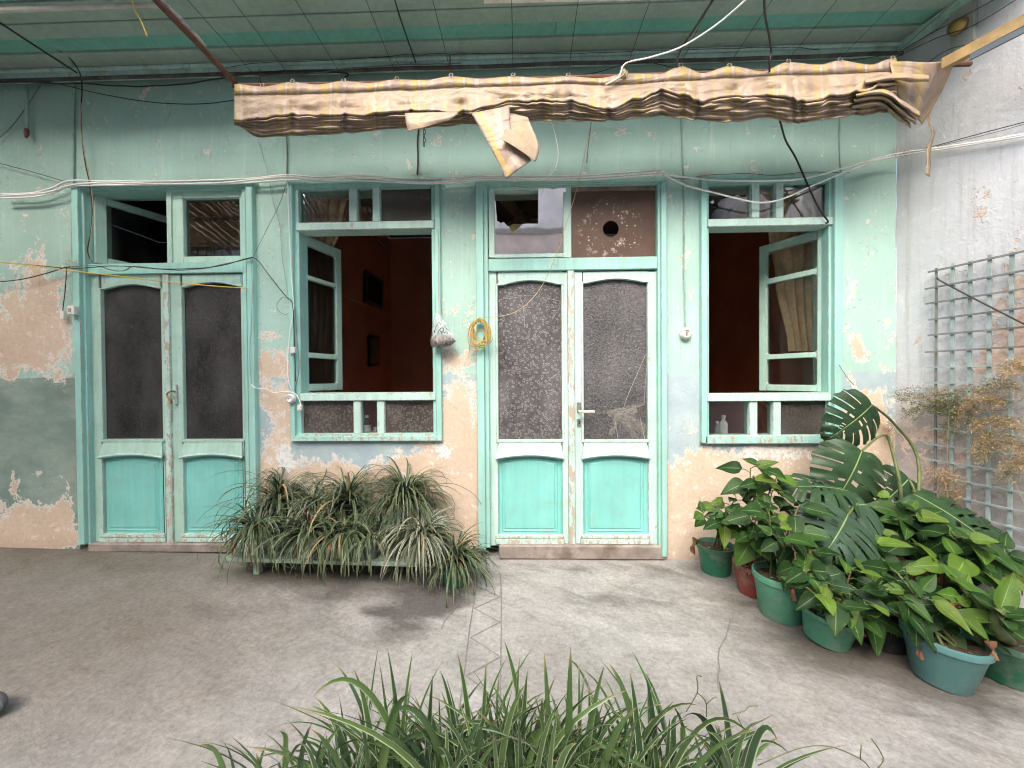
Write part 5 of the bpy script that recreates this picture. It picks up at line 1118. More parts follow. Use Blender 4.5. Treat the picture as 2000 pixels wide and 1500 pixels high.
# dark rounded thing just inside the left edge of the frame
g = G(-44, 1400, .03); mb = MB(); rows = []
for i in range(9):
    th = math.pi * i / 8 ; rows.append([(g.x + .075 * math.sin(th) * math.cos(a) * 1.3, g.y + .05 * math.sin(th) * math.sin(a), floor_z(g.x) + .045 - .045 * math.cos(th)) for a in np.linspace(0, 2 * math.pi, 17)])
mb.grid(rows); one('stone', 'dark grey rounded stone at the left edge of the floor', 'stone', mb, mat_plain('dark_grey_stone', (.13, .13, .14), .8, .2, 20, bump=.4), smooth=True)

# ================================================================== plants
MT['spider'] = mat_blade('spider_plant_blade', (.036, .062, .029), (.090, .130, .055), (.40, .45, .30), .30, .75, .02)
MT['spider_v'] = mat_blade('variegated_spider_blade', (.065, .09, .05), (.12, .15, .08), (.58, .58, .46), .22, .9, .03)
MT['strap'] = mat_blade('strap_leaf_blade', (.034, .070, .032), (.092, .158, .047), (.46, .52, .34), .36, .8, .002, .34)
MT['leaf'] = mat_leaf('broad_leaf', (.014, .043, .011), (.040, .098, .018), (.12, .185, .028), .5, .4, .16)
MT['leaf_y'] = mat_leaf('young_broad_leaf', (.065, .145, .020), (.125, .215, .032), None, .5, .5, .3)
MT['monstera'] = mat_leaf('monstera_leaf', (.020, .048, .022), (.035, .075, .034), None, .36, .75, .10, .012)
MT['monstera_l'] = mat_leaf('monstera_leaf_dusty', (.042, .082, .05), (.055, .095, .06), None, .42, .8, .12, .012)
MT['dead'] = mat_plain('dead_leaf', (.25, .13, .07), .8, .35, 22, bump=.5); MT['stem'] = mat_plain('green_stem', (.10, .13, .045), .6, .3, 20); MT['cane'] = mat_plain('brown_cane', (.17, .12, .07), .8, .3, 20)
def potmat(n, c, d=.5): return mat_plain(n, c, .42, .12, 9, bump=.12, dirt=d, dirtcol=(.30, .27, .22))
POT = dict(green=potmat('green_plastic', (.022, .15, .085)), teal=potmat('sea_green_plastic', (.075, .24, .155)), blue=potmat('blue_green_plastic', (.085, .20, .195)), red=potmat('dark_red_plastic', (.22, .045, .035)), terracotta=potmat('terracotta', (.38, .14, .06)), black=potmat('black_plastic', (.018, .018, .018), .3), white=potmat('white_enamel', (.62, .61, .57), .6), brown=potmat('brown_plastic', (.20, .09, .045)), grey=potmat('grey_plastic', (.20, .22, .22)))

def add_pot(t, base, r, h, mat, tilt=None, fl=.78):
    b = Vector(base); prof = [(.001, 0), (r * fl * .97, 0), (r * fl, .006), (r * (fl + (1 - fl) * .82), h * .80), (r * .985, h * .84), (r * 1.03, h * .86), (r * 1.045, h * .97), (r * 1.03, h), (r * .97, h), (r * .93, h * .9), (r * .9, h * .84)]
    mb = MB(); mb.lathe(prof, (0, 0, 0), 30); so = MB(); rows = []
    for i in range(6):
        rr = r * .92 * i / 5; rows.append([(rr * math.cos(a), rr * math.sin(a), h * .86 + .012 * noise.noise(Vector((rr * 30 * math.cos(a), rr * 30 * math.sin(a), b.x)))) for a in np.linspace(0, 2 * math.pi, 19)])
    so.grid(rows)
    M_ = Matrix.Identity(3) if not tilt else Quaternion(Vector(tilt[0]), tilt[1]).to_matrix()
    for m in (mb, so): m.v = [tuple(M_ @ Vector(p) + b) for p in m.v]
    o = obj('pot', mb, mat, t); smooth_by_angle(o, 35); obj('soil', so, MT['soil'], t, smooth=True)
    return M_ @ Vector((0, 0, h * .86)) + b
def clampw(p):                                    # keep foliage out of the walls and the floor
    if p.y > -.012: p.y = -.012 - .004 * random.random()
    d = (p - CORNER).dot(RW_N)
    if d < .02: p += RW_N * (.02 - d)
    if p.z < .008: p.z = .008 + random.random() * .004
    return p
def blade(mb, base, az, L, w, lean, droop, tone, seg=9, curl=0.0, fold=.35):
    p = Vector(base); d = Vector((math.cos(az), math.sin(az), 0)); side = Vector((-d.y, d.x, 0)); rows = []; th = lean; tw = random.uniform(-.5, .5)
    for i in range(seg + 1):
        s = i / seg; ww = w * min(1, .45 + 2.2 * s) * max(.02, (1 - s ** 2.2)) ** .75
        up = d * -math.cos(th) + Vector((0, 0, math.sin(th))); sd = (side * math.cos(tw * s) + up * math.sin(tw * s))
        q = clampw(p.copy()); rows.append([q - sd * ww + up * ww * fold, q, q + sd * ww + up * ww * fold])
        th += (droop * (.35 + 1.5 * s)) / seg + curl * random.uniform(-1, 1); p = p + (d * math.sin(th) + Vector((0, 0, math.cos(th)))) * (L / seg)
    mb.grid(rows, uv=lambda a, b: (b, a), tone=tone)
FRONT = dict(lean=(.35, 1.6), droop=(1.2, 3.2))
def spider(name, label, base, n, L, w, mat, potr=None, poth=None, pot='white', az0=0, spread=2 * math.pi, lean=(.1, 1.35), droop=(1.3, 3.0), group='spider plants on the stand', dead=0):
    t = thing(name, label, 'plant', base, group); top = Vector(base)
    if potr: top = add_pot(t, base, potr, poth, POT[pot])
    mb = MB()
    for i in range(int(n * 1.15)):
        az = az0 + random.uniform(-spread / 2, spread / 2); l = .95 * L * random.uniform(.5, 1.12); b = top + Vector((random.uniform(-.02, .02), random.uniform(-.02, .02), random.uniform(-.01, .02)))
        blade(mb, b, az, l, w * random.uniform(.7, 1.2), random.uniform(*lean), random.uniform(*droop), random.random())
    o = tag(obj('foliage', mb, mat, t, smooth=True, fix=False), kind='stuff')
    if dead:
        mb = MB()
        for i in range(dead): blade(mb, top, az0 + random.uniform(-1.2, 1.2) - math.pi / 2, L * .6, w * 1.6, 1.3, 2.2, .5)
        tag(obj('dry_blades', mb, MT['dead'], t, smooth=True, fix=False), kind='stuff')
    return t

# ---- plant stand under the left window
sx0, sx1 = W(446, 1085, -.36).x, W(862, 1096, -.36).x
stand = thing('plant_stand', 'low green plank stand holding spider plants under the left window', 'plant stand', ((sx0 + sx1) / 2, -.22, 0))
zl = .150
mb = MB(); a0 = [(sx0, zl + .022), (sx1, zl)]
mb.box(sx0, sx1, -.40, -.24, zl - .024, zl, .004); mb.v = [(x, y, z + .030 * (sx1 - x) / (sx1 - sx0)) for x, y, z in mb.v]; obj('plank', mb, mat_paint('grimy_green_plank', (.30, .42, .33), .14, grime=.7), stand)
mb = MB(); mb.box(sx0 + .05, sx1 - .03, -.215, -.05, .29, .31, .004); obj('plank', mb, MT['sage'], stand)
for x in (sx0 + .12, sx1 - .05):
    for y, h in ((-.27, zl - .02), (-.08, .29)):
        mb = MB(); mb.box(x - .02, x + .02, y - .02, y + .02, floor_z(x), h + (.02 if x < 0 and y < -.3 and x < sx0 + .2 else 0), .003); obj('leg', mb, MT['sill'], stand)
def on(px, y, z): return Vector((W(px, 1000, y).x, y, z))
spider('spider_plant', 'tall dark spider plant at the left end of the upper shelf', on(545, -.14, .312), 95, .50, .0075, MT['spider'], .075, .14, 'black')
spider('spider_plant', 'pale striped spider plant second from the left on the upper shelf', on(612, -.15, .312), 90, .36, .0075, MT['spider_v'], .07, .11, 'brown')
spider('spider_plant', 'upright spider plant in a black pot in the middle of the upper shelf', on(680, -.14, .312), 95, .44, .008, MT['spider'], .075, .13, 'black')
spider('spider_plant', 'biggest bushy spider plant at the right end of the upper shelf', on(792, -.15, .312), 210, .47, .0072, MT['spider'], .085, .14, 'grey')
spider('spider_plant', 'spider plant in a white pot at the left end of the lower shelf', on(502, -.335, .182), 170, .38, .0075, MT['spider'], .062, .15, 'white', dead=5, **FRONT)
spider('spider_plant', 'spider plant in a white pot in the middle of the lower shelf', on(606, -.335, .172), 120, .38, .0085, MT['spider'], .06, .14, 'white', az0=-.6, spread=5.2, **FRONT)
spider('spider_plant', 'wide-bladed spider plant with withered orange blades on the lower shelf', on(668, -.335, .168), 130, .38, .0095, MT['spider'], .065, .14, 'brown', dead=8, **FRONT)
spider('spider_plant', 'small spider plant in a grey pot right of the withered one', on(722, -.335, .162), 100, .32, .0075, MT['spider'], .055, .12, 'grey', **FRONT)
spider('spider_plant', 'white-striped spider plant at the right end of the lower shelf', on(822, -.335, .154), 220, .40, .0072, MT['spider_v'], .072, .15, 'grey', **FRONT)
g = G(888, 1140); spider('spider_plant', 'spider plant in a green pot on the floor beside the stand', (g.x, g.y, 0), 190, .36, .0075, MT['spider'], .085, .13, 'green')
# runner of young plantlets trailing on the floor
g = G(790, 1125); spider('spider_plantlet', 'trailing spider plantlet touching the floor before the stand', (g.x, g.y, .10), 70, .22, .006, MT['spider_v'], lean=(.6, 1.8), droop=(1.0, 2.0))
g = G(512, 1115); spider('spider_plantlet', 'trailing spider plantlet below the left end of the stand', (g.x, g.y + .03, .10), 50, .20, .006, MT['spider'], lean=(.6, 1.8), droop=(1.0, 2.0))
mb = MB(); mb.tube(crom([W(800, 960, -.2), W(850, 946, -.15), W(890, 946, -.1), W(925, 965, -.06), W(940, 985, -.05)]), .0016, 4)
one('runner', 'thin spider plant runner arching towards the centre door', 'plant', mb, MT['stem'])
g = G(655, 1130); mb = MB(); rows = [[(g.x + .02 * u - .01, g.y + .014 * v, .006 + .004 * math.sin(u * 5 + v * 3)) for v in (-1, 0, 1)] for u in (0, .5, 1)]; mb.grid(rows); one('fallen_leaf', 'small orange fallen leaf on the floor before the stand', 'leaf', mb, mat_plain('orange_leaf', (.62, .30, .14), .8))

# ---- broad-leaved pot plants on the right
def leaf_proto(k):
    mb = MB(); rng = random.Random(k); wd = (.30, .36, .26, .33)[k % 4]; dr = (.18, .32, .10, .45)[k % 4]; rows = []; crump = .12 if k >= 4 else 0
    for i in range(10):
        s = i / 9; w = wd * (math.sin(math.pi * min(1, s ** .62)) ** .85) * (1 - .25 * s) + (.004 if i < 9 else 0); zc = -dr * s * s; row = []
        for j in range(5):
            u = j / 4 * 2 - 1; row.append((u * w, s - .02 * abs(u), zc + .10 * abs(u) ** 1.3 * (1 - .6 * s) + .02 * math.sin(s * 9 + k + u * 2) * abs(u) + crump * (u * u * 1.6 + math.sin(s * 7 + u * 3 + k))))
        rows.append(row)
    mb.grid(rows, uv=lambda a, b: (b, a)); return mb.mesh('leaf', smooth=True, fix=False)
LEAF = {}
def leaf_mesh(k, mat):
    if (k, mat.name) not in LEAF:
        me = leaf_proto(k); me.materials.append(mat); LEAF[(k, mat.name)] = me
    return LEAF[(k, mat.name)]
def put_leaf(name, me, parent, pos, d, up, L, wid=1.0):
    y = Vector(d).normalized(); z = Vector(up) - y * y.dot(Vector(up)); z = z.normalized() if z.length > 1e-4 else y.orthogonal().normalized(); x = y.cross(z)
    M_ = Matrix((x * wid, y, z)).transposed() * L; o = bpy.data.objects.new(name, me); COL.objects.link(o); o.parent = parent
    o.matrix_basis = Matrix.Translation(Vector(pos) - wloc(parent)) @ M_.to_4x4(); return o
def clear(pos, d, L):                             # direction that keeps a leaf off walls and floor
    tip = pos + d * L
    if tip.y > -.03: d = Vector((d.x, min(d.y, (-.03 - pos.y) / L), d.z))
    over = (tip - CORNER).dot(RW_N)
    if over < .04: d = d + RW_N * ((.04 - over) / L)
    if tip.z < .02: d = Vector((d.x, d.y, (.02 - pos.z) / L))
    return d.normalized()
def potted(name, label, base, r, h, pot, tips, Lr=(.10, .16), nl=(6, 8), tilt=None, dead=2, group='broad-leaved pot plants', young=.3, fl=.78):
    base = Vector(base); t = thing(name, label, 'plant', base, group); top = add_pot(t, base, r, h, POT[pot], tilt, fl); n = 0
    for (px, py, Y) in tips:
        tip = clampw(W(px, py, Y)); root = top + Vector((random.uniform(-.4, .4) * r, random.uniform(-.4, .4) * r, -.01)); mid = root.lerp(tip, .5) + Vector((0, 0, .25 * (tip - root).length * .3)); mid.x = root.x + (tip.x - root.x) * .4
        pts = crom([root, mid, tip], 6); mb = MB(); mb.tube(pts, [.006 - .003 * i / (len(pts) - 1) for i in range(len(pts))], 6); obj('stem', mb, MT['stem'] if random.random() < .6 else MT['cane'], t, smooth=True)
        m = random.randint(*nl) + 1; a0 = random.uniform(0, 6.28); pet = MB()
        for i in range(m):
            s = 1 - .5 * (i / m) * random.uniform(.7, 1.1); q = pts[int(s * (len(pts) - 1))]; az = a0 + i * 2.4 + random.uniform(-.3, .3)
            el = -.95 + 1.5 * (1 - i / m) ** 1.4 + random.uniform(-.35, .25); d = Vector((math.cos(az) * math.cos(el), math.sin(az) * math.cos(el) - .25, math.sin(el))).normalized()
            L = 1.0 * random.uniform(*Lr) * (.75 if i == 0 else 1.0); b = clampw(q + Vector((math.cos(az), math.sin(az) - .15, .35)) * random.uniform(.02, .05)); d = clear(b, d, L)
            pet.tube([q, q.lerp(b, .6) + Vector((0, 0, .008)), b], .0022, 4)
            up = Vector((0, -.75, .75)) if el > -.3 else Vector((d.x * .7, d.y * .5 - .8, .6))
            mt = MT['leaf_y'] if (i < 2 and random.random() < young) else MT['leaf']
            put_leaf('leaf', leaf_mesh(random.randrange(4), mt), t, b, d, up + Vector((random.uniform(-.3, .3), random.uniform(-.2, .2), 0)), L, random.uniform(.9, 1.2)); n += 1
        tag(obj('petioles', pet, MT['stem'], t, smooth=True), kind='stuff')
    for i in range((dead + 1) // 2):
        az = random.uniform(math.pi, 2 * math.pi); q = top + Vector((math.cos(az) * r * .9, math.sin(az) * r * .9, .02)); d = Vector((math.cos(az) * .4, math.sin(az) * .4, -1)); L = random.uniform(.05, .095); q += Vector((random.uniform(-.03, .03), 0, random.uniform(.0, .05))); d += Vector((random.uniform(-.5, .5), random.uniform(-.3, .1), 0))
        put_leaf('withered_leaf', leaf_mesh(random.choice((4, 5)), MT['dead']), t, q, clear(q, d.normalized(), L), Vector((math.cos(az) + random.uniform(-.8, .8), math.sin(az), .2)), L, random.uniform(.35, .6))
    return t
def gb(px, py): g = G(px, py); return (g.x, g.y, 0)
potted('pot_plant', 'small leafy plant in a bright green pot against the wall', gb(1398, 1116), .108, .175, 'green', [(1396, 985, -.38), (1372, 1005, -.45), (1418, 1002, -.42), (1438, 972, -.36), (1408, 1020, -.5)], (.08, .12), (5, 6), dead=4)
potted('pot_plant', 'tall leafy plant in a dark red pot', gb(1472, 1156), .105, .17, 'red', [(1490, 912, -.42), (1466, 915, -.4), (1508, 960, -.45), (1478, 1008, -.5), (1462, 1040, -.55), (1520, 925, -.4)], (.10, .15), (6, 8))
potted('pot_plant', 'bushy plant in a sea green pot in the front row', gb(1525, 1200), .125, .22, 'teal', [(1545, 1030, -.70), (1515, 1048, -.72), (1585, 1078, -.76), (1502, 1000, -.62), (1562, 985, -.60), (1575, 1120, -.88)], (.09, .14), (5, 6), dead=4)
potted('pot_plant', 'low plant in a tilted sea green pot sunk at the front', gb(1612, 1250), .11, .13, 'teal', [(1602, 1140, -.92), (1588, 1158, -.94), (1645, 1155, -.92), (1662, 1115, -.86), (1632, 1182, -.98)], (.09, .13), (4, 6), ((0, 1, 0), R(10)), dead=6)
potted('pot_plant', 'sprawling plant in a big blue green pot at the front right', gb(1838, 1326), .128, .185, 'blue', [(1785, 1160, -1.0), (1850, 1185, -1.02), (1705, 1140, -.95), (1752, 1118, -.92), (1690, 1180, -.98), (1880, 1215, -1.02)], (.09, .13), (4, 6), ((0, 1, 0), R(4)), dead=7, fl=.7)
potted('pot_plant', 'leafy plant in a black pot hidden behind the front pots', gb(1725, 1255), .11, .16, 'black', [(1700, 1172, -.85), (1762, 1180, -.85), (1662, 1205, -.9), (1735, 1120, -.75), (1775, 1150, -.8)], (.10, .15), (6, 8), dead=5)
potted('pot_plant', 'dense plant in a hidden brown pot behind the tilted pot', gb(1665, 1175), .115, .20, 'brown', [(1662, 1040, -.62), (1690, 1062, -.65), (1722, 1100, -.7), (1638, 1092, -.72), (1702, 1120, -.75), (1610, 1060, -.6)], (.11, .17), (7, 9), dead=2, young=.6)
potted('pot_plant', 'dense plant in a hidden brown pot under the monstera', gb(1790, 1160), .115, .22, 'brown', [(1760, 1000, -.5), (1792, 1012, -.55), (1738, 1010, -.5), (1772, 1062, -.6), (1748, 980, -.45), (1830, 1040, -.6)], (.11, .17), (7, 9), dead=2)
potted('pot_plant', 'bright plant in a hidden grey pot before the trellis', gb(1885, 1180), .115, .22, 'grey', [(1862, 1052, -.75), (1900, 1068, -.78), (1880, 1098, -.82), (1962, 1082, -.75), (1930, 1130, -.85), (1840, 1110, -.8)], (.11, .17), (7, 8), dead=3, young=.7)
potted('pot_plant', 'plant in a terracotta pot between the two front right pots', gb(1920, 1262), .10, .16, 'terracotta', [(1905, 1160, -1.0), (1935, 1180, -1.0), (1880, 1170, -1.0)], (.09, .14), (5, 7), dead=6, young=.6)
# stout plant with long leaves at the right edge
base = Vector(gb(1968, 1322)); t = thing('pot_plant', 'stout long-leaved plant in a green pot at the right edge', 'plant', base, 'broad-leaved pot plants'); top = add_pot(t, base, .125, .165, POT['green'], ((0, 1, 0), R(3)), .72)
mb = MB(); mb.tube(crom([top, W(1945, 1225, -1.12), W(1952, 1190, -1.12)]), [.022] * 6 + [.018] * 5, 8); obj('stem', mb, MT['stem'], t, smooth=True)
for i in range(9):
    az = i * 2.4 + .6; el = .9 - .16 * i; q = W(1952, 1195 + i * 3, -1.12); d = Vector((math.cos(az) * math.cos(el), math.sin(az) * math.cos(el) - .2, math.sin(el))); L = random.uniform(.15, .22); put_leaf('leaf', leaf_mesh((2, 0)[i % 2], MT['leaf_y'] if i % 3 == 0 else MT['leaf']), t, q, clear(q, d.normalized(), L), Vector((0, -.5, .8)), L, .75)

# ---- monstera
def monstera_mesh(seed, mat):
    rng = random.Random(seed); mb = MB(); NS, NTT = 60, 10
    for sgn in (-1, 1):
        slits = []; s = .16
        while s < .86: slits.append((s, s + rng.uniform(.020, .036), rng.uniform(.28, .46))); s += rng.uniform(.115, .16)
        holes = [(rng.uniform(.3, .75), rng.uniform(.14, .24)) for _ in range(4)]
        base = len(mb.v)
        for i in range(NS + 1):
            s = i / NS; w = .56 * (math.sin(math.pi * (s * .90 + .10)) ** .55) * (1 - .42 * s) * (1 if s < .97 else .5)
            ang = R(118 - 92 * s ** .75)               # side ribs sweep from backward to forward
            for j in range(NTT + 1):
                u = j / NTT; r_ = w * u * (1 + .03 * math.sin(s * 50)); x = sgn * r_ * math.sin(ang); y = s * .86 + r_ * math.cos(ang) * .62; z = -.16 * u * u - .22 * (s ** 2) + .05 * u + .015 * math.sin(s * 34 + sgn) * u
                mb.uv[len(mb.v)] = (.5 + sgn * u * .5, s); mb.v.append((x, y, z))
        for i in range(NS):
            sm = (i + .5) / NS
            for j in range(NTT):
                um = (j + .5) / NTT
                if any(a < sm < b and um > c for a, b, c in slits): continue
                if any(abs(sm - a) < .012 and abs(um - b) < .09 for a, b in holes): continue
                a = base + i * (NTT + 1) + j; mb.f.append((a, a + 1, a + NTT + 2, a + NTT + 1))
    me = mb.mesh('leaf', smooth=True, fix=False); me.materials.append(mat); return me
mg = G(1735, 1120); mons = thing('monstera', 'tall monstera with dark split leaves in the right corner', 'plant', (mg.x, mg.y, 0)); mtop = add_pot(mons, (mg.x, mg.y, 0), .13, .2, POT['brown'])
def mleaf(att, tip, L, seed, mat, up, Ya, Yt, pet, wid=1.0):
    a, b = W(*att, Ya), W(*tip, Yt); me = monstera_mesh(seed, mat); put_leaf('leaf', me, mons, a, (b - a), up, L, wid); mb = MB(); pts = crom([a] + [W(*q) for q in pet] + [mtop], 5); mb.tube(pts, [.006 + .005 * i / (len(pts) - 1) for i in range(len(pts))], 7); obj('petiole', mb, MT['stem'], mons, smooth=True)
mleaf((1703, 791), (1640, 858), .36, 1, MT['monstera'], (.1, -1, .15), -.34, -.42, [(1745, 826, -.28), (1792, 893, -.30), (1785, 1000, -.42)], 1.0)
mleaf((1683, 881), (1655, 965), .42, 2, MT['monstera'], (.05, -1, .35), -.40, -.46, [(1722, 850, -.33), (1740, 870, -.32), (1760, 980, -.42)], 1.05)
mleaf((1668, 962), (1530, 918), .46, 3, MT['monstera'], (0, -.35, 1), -.42, -.48, [(1690, 1000, -.42)], .9)
mleaf((1656, 1006), (1632, 1062), .35, 4, MT['monstera_l'], (0, -.75, .75), -.62, -.80, [(1680, 985, -.5), (1720, 1040, -.5)], 1.1)
mleaf((1690, 985), (1560, 995), .42, 5, MT['monstera_l'], (-.1, -.55, .85), -.52, -.60, [(1710, 1010, -.48)], .9)
mleaf((1785, 965), (1925, 1035), .50, 6, MT['monstera'], (.15, -.75, .6), -.42, -.62, [(1760, 1000, -.42)], .85)
mleaf((1775, 935), (1730, 985), .34, 7, MT['monstera'], (0, -.8, .5), -.36, -.42, [(1785, 980, -.40)], 1.0)
mleaf((1800, 985), (1900, 1010), .40, 8, MT['monstera'], (.1, -.6, .8), -.38, -.50, [(1780, 1020, -.42)], .9)

# ---- feathery asparagus fern on the trellis
fern = thing('asparagus_fern', 'feathery half-dry asparagus fern climbing the trellis', 'plant', RW(1860, 1000, .1))
green, dry, stems = MB(), MB(), MB()
def needle(mb, p, d, L, w):
    sd = d.cross(Vector((random.random(), random.random(), random.random()))).normalized() * w; mb.at[len(mb.v)] = random.random(); mb.add([p, p + d * L * .5 + sd, p + d * L, p + d * L * .5 - sd], [(0, 1, 2, 3)])
sprays = []
for (x0, y0, x1, y1, n, gfrac) in ((1850, 800, 1745, 770, 9, .8), (1850, 800, 1780, 815, 6, .6), (1900, 800, 1830, 770, 9, .7), (1960, 790, 1880, 800, 10, .4), (1990, 760, 1900, 760, 7, .25), (2010, 720, 1960, 730, 7, .1), (1990, 830, 1900, 840, 10, .45), (2010, 880, 1920, 870, 10, .6), (2010, 910, 1960, 930, 8, .6), (1870, 790, 1860, 850, 6, .7), (1930, 850, 1910, 900, 6, .4), (1850, 925, 1840, 975, 5, .1), (1870, 960, 1850, 1000, 6, .05), (1820, 930, 1870, 955, 5, .05), (1740, 850, 1720, 840, 4, .1)):
    for k in range(n):
        a = RW(x0 + random.uniform(-14, 14), y0 + random.uniform(-14, 14), random.uniform(.06, .12)); b = RW(x1 + random.uniform(-18, 18), y1 + random.uniform(-16, 16), random.uniform(.07, .20)); sprays.append((a, b, gfrac))
for a, b, gf in sprays:
    m = a.lerp(b, .5) + Vector((0, 0, .03 + random.uniform(-.02, .03))); pts = crom([a, m, b], 8); stems.tube(pts, .0009, 3); isg = random.random() < gf
    for i in range(210):
        p = pts[random.randrange(len(pts))] + Vector((random.gauss(0, .012), random.gauss(0, .012), random.gauss(0, .010))); d = Vector((random.gauss(0, 1), random.gauss(0, 1), random.gauss(0, .6))).normalized(); needle(green if isg else dry, p, d, random.uniform(.008, .018), .0011)
for pts in (((1895, 800), (1903, 830), (1918, 870), (1930, 905)), ((1900, 810), (1925, 850), (1960, 900), (1990, 960), (2010, 1000)), ((1858, 800), (1852, 850), (1850, 900)), ((2010, 770), (1960, 800), (1900, 800), (1840, 800), (1780, 785))): stems.tube(crom([RW(x, y, .08) for x, y in pts]), .0022, 4)
tag(obj('green_needles', green, mat_plain('fern_green', (.11, .155, .05), .7, .4, 20), fern, fix=False), kind='stuff'); tag(obj('dry_needles', dry, mat_plain('fern_straw', (.52, .38, .22), .8, .35, 20), fern, fix=False), kind='stuff'); tag(obj('twigs', stems, mat_plain('fern_twig', (.34, .24, .14), .8), fern), kind='stuff')
g = RW(1640, 730, 0); mb = MB(); mb.tube([W(1638, 712, -.05), W(1655, 738, -.06), W(1668, 752, -.09)], .002, 4); one('twig', 'thin twig leaning on the right window casing', 'twig', mb, MT['cane'])

# ---- strap-leaved plants in the foreground bed
FY = -1.72
bed = thing('planter', 'low planter trough below the frame in the foreground', 'planter', (0, FY, 0))
mb = MB(); mb.box(-.45, .45, FY - .16, FY + .16, 0, .18, .01); obj('trough', mb, POT['grey'], bed)
mb = MB(); mb.box(-.43, .43, FY - .14, FY + .14, .1805, .195, .004); obj('soil', mb, MT['soil'], bed)
fore = thing('strap_leaf_plant', 'dense clump of striped strap-leaved plants at the bottom of the picture', 'plant', (0, FY, .19))
def strap(base, tip, ctrl, w, mat, seg=12, name='leaf', into=None):
    rows = []; base, tip, ctrl = Vector(base), Vector(tip), Vector(ctrl); tw = random.uniform(-.9, .9); kk = random.uniform(.55, .85) if random.random() < .22 else 2; kd = Vector((random.uniform(-.5, .5), random.uniform(-.3, .1), -random.uniform(.5, 1.1))) * (tip - base).length
    for i in range(seg + 1):
        s = i / seg; p = base * (1 - s) ** 2 + ctrl * 2 * s * (1 - s) + tip * s * s + (kd * (s - kk) if s > kk else Vector()); t = ((ctrl - base) * (1 - s) + (tip - ctrl) * s).normalized(); sd = t.cross(Vector((0, 1, .15)))
        sd = (sd.normalized() if sd.length > .05 else Vector((1, 0, 0))); nrm = sd.cross(t).normalized(); a = tw * s; sd2 = sd * math.cos(a) + nrm * math.sin(a); ww = w * min(1, .6 + 1.4 * s) * max(.015, 1 - s ** 2.6) ** .8
        rows.append([p - sd2 * ww - nrm * ww * .25, p - sd2 * ww * .5, p, p + sd2 * ww * .5, p + sd2 * ww - nrm * ww * .25])
    if into is not None: into.grid(rows, uv=lambda a, b: (b, a), tone=random.random()); return
    mb = MB(); mb.grid(rows, uv=lambda a, b: (b, a)); return obj(name, mb, mat, fore, smooth=True, fix=False)
hero = [(740, 1288, 765, -.05), (806, 1272, 775, 0), (757, 1268, 790, 0), (560, 1342, 552, 0), (893, 1275, 930, .05), (985, 1252, 1040, .05), (1015, 1285, 1000, 0), (1115, 1262, 1110, 0), (1063, 1275, 1080, 0), (1230, 1312, 1262, .05), (1190, 1296, 1270, .08), (1262, 1322, 1290, .05), (1318, 1326, 1322, 0), (1402, 1322, 1440, .02), (1330, 1340, 1340, 0), (950, 1290, 938, 0), (860, 1310, 905, .05), (690, 1305, 740, .06), (660, 1350, 680, 0), (1180, 1300, 1130, -.02), (1380, 1370, 1400, 0), (1150, 1330, 1160, 0), (1030, 1310, 1015, 0), (845, 1320, 830, 0), (615, 1362, 700, .05), (390, 1456, 450, .1), (425, 1444, 465, .08), (500, 1470, 500, 0), (520, 1452, 480, 0), (1450, 1440, 1440, .05), (1475, 1425, 1430, 0), (1485, 1410, 1420, .1), (1360, 1380, 1300, -.05), (1085, 1320, 1010, -.03)]
for tx, ty, bx, bend in hero:
    Y = FY + random.uniform(-.06, .10); b = W(bx, 1640, Y); tp = W(tx, ty, Y + random.uniform(0, .12)); c = b.lerp(tp, .55) + Vector((-(tp.x - b.x) * .35, 0, bend + .03)); strap(b, tp, c, random.uniform(.007, .0115), MT['strap'])
# arching blades that cross in front
for tx, ty, bx, cy in ((610, 1362, 830, 1280), (700, 1440, 1010, 1410), (880, 1490, 1090, 1440), (1365, 1378, 1180, 1400), (1470, 1440, 1270, 1370), (760, 1400, 900, 1370), (1240, 1440, 1050, 1400), (640, 1480, 830, 1420), (1420, 1480, 1250, 1400), (560, 1500, 640, 1420), (1540, 1470, 1380, 1440), (990, 1440, 800, 1390), (1130, 1455, 960, 1400), (820, 1385, 730, 1330), (1320, 1420, 1440, 1370), (1520, 1450, 1440, 1400)):
    Y = FY + random.uniform(-.10, .04); strap(W(bx, 1620, Y), W(tx, ty, Y - .02), W((tx * .45 + bx * .55), cy - 60, Y - .02), random.uniform(.008, .0125), MT['strap'])
rest = MB()
for i in range(360):                              # the mass of shorter blades
    bx = random.gauss(1010, 235); bx = min(max(bx, 560), 1430); k = 1 - abs(bx - 1000) / 900; Y = FY + random.uniform(-.10, .12); ty = 1500 - random.random() ** .8 * 170 * k; tx = bx + random.gauss(0, 115)
    b = W(bx, 1640, Y); tp = W(tx, ty, Y + random.uniform(-.08, .10)); c = b.lerp(tp, .6) + Vector((-(tp.x - b.x) * .5, 0, random.uniform(.0, .10))); strap(b, tp, c, random.uniform(.0045, .009), MT['strap'], 9, into=None if i % 3 else rest)
mb = MB()
for i in range(260):
    bx = random.gauss(1010, 240); bx = min(max(bx, 560), 1430); b = W(bx, 1600, FY + random.uniform(-.12, .12)); b.x = max(-.43, min(.43, b.x)); b.z = .19; blade(mb, b, random.uniform(0, 6.28), random.uniform(.18, .32), random.uniform(.004, .008), random.uniform(0, .7), random.uniform(.4, 2.0), random.random())
tag(obj('short_blades', rest, MT['strap'], fore, smooth=True, fix=False), kind='stuff')
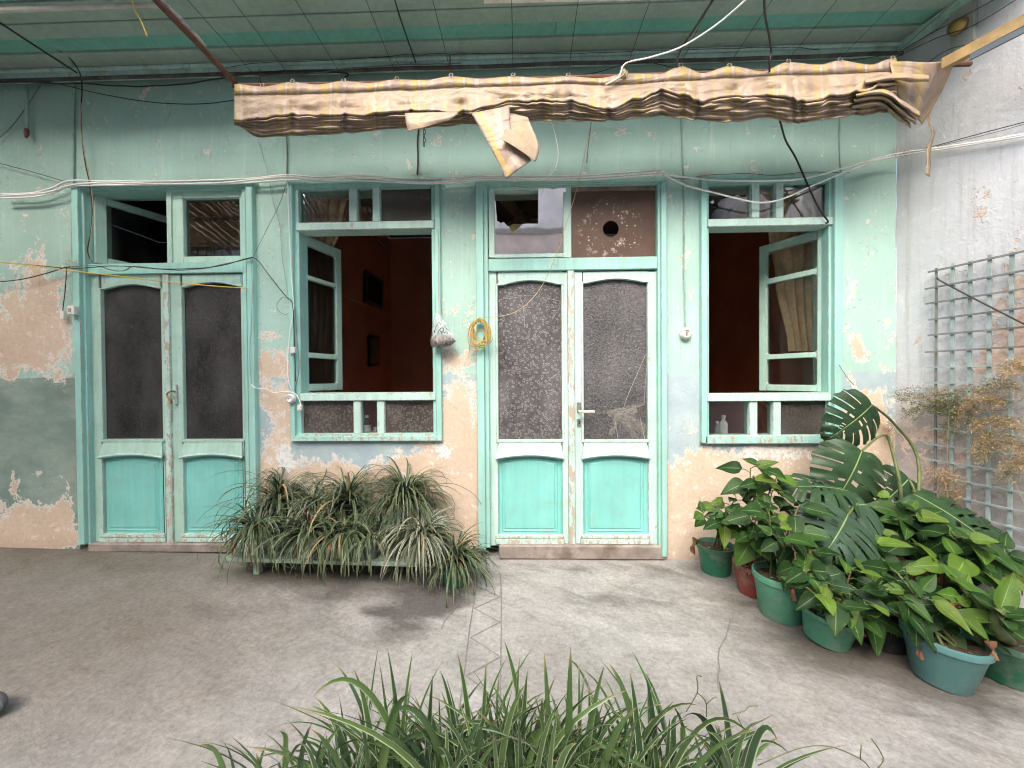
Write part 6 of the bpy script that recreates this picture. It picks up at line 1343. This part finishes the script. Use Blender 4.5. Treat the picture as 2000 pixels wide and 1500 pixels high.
tag(obj('undergrowth', mb, MT['strap'], fore, smooth=True, fix=False), kind='stuff')
# wiry sprouts
mb = MB()
for pts in (((1340, 1390), (1362, 1352), (1361, 1322), (1370, 1321)), ((1361, 1352), (1378, 1370), (1380, 1400)), ((1380, 1375), (1395, 1362), (1400, 1363)), ((1430, 1395), (1455, 1388), (1462, 1380), (1480, 1379)), ((1480, 1495), (1560, 1462), (1620, 1458), (1680, 1482), (1700, 1502)), ((1680, 1482), (1682, 1455)), ((1715, 1500), (1725, 1480), (1702, 1442)), ((1440, 1400), (1450, 1420), (1455, 1440))): mb.tube(crom([W(x, y, FY + .02) for x, y in pts], 4), .0014, 4)
tag(obj('sprouts', mb, MT['stem'], fore, smooth=True), kind='stuff')

# ---- a tree across the yard, mirrored in the upper right window
tree = thing('yard_tree', 'leafy tree across the yard, mirrored in the upper panes of the right window', 'tree', (4.0, -5.6, 0))
mb = MB(); mb.tube(crom([(4.0, -5.6, 0), (4.05, -5.65, 1.5), (3.95, -5.5, 3.0), (4.1, -5.6, 4.4)]), [.14 - .005 * i for i in range(16)], 8)
for a in range(6): mb.tube(crom([(4.0, -5.55, 2.9 + .25 * a), (4.0 + .8 * math.cos(a * 2.1), -5.55 + .8 * math.sin(a * 2.1), 4.0 + .2 * a)]), .035, 5)
obj('trunk', mb, MT['cane'], tree)
mb = MB()
for i in range(5200):
    while True:
        v = Vector((random.uniform(-1, 1), random.uniform(-1, 1), random.uniform(-1, 1)))
        if v.length < 1 and noise.noise(v * 2.6) > -.12: break
    p = Vector((4.0 + v.x * 1.5, -5.6 + v.y * 1.4, 4.9 + v.z * 1.5)); d = Vector((random.gauss(0, 1), random.gauss(0, 1), random.gauss(0, .8))).normalized(); s = d.orthogonal().normalized() * .035; L = random.uniform(.1, .17); mb.at[len(mb.v)] = random.random(); mb.add([p, p + d * L * .5 + s, p + d * L, p + d * L * .5 - s], [(0, 1, 2, 3)])
tag(obj('crown', mb, mat_plain('tree_leaves', (.07, .11, .035), .6, .4, 3), tree, fix=False), kind='stuff')
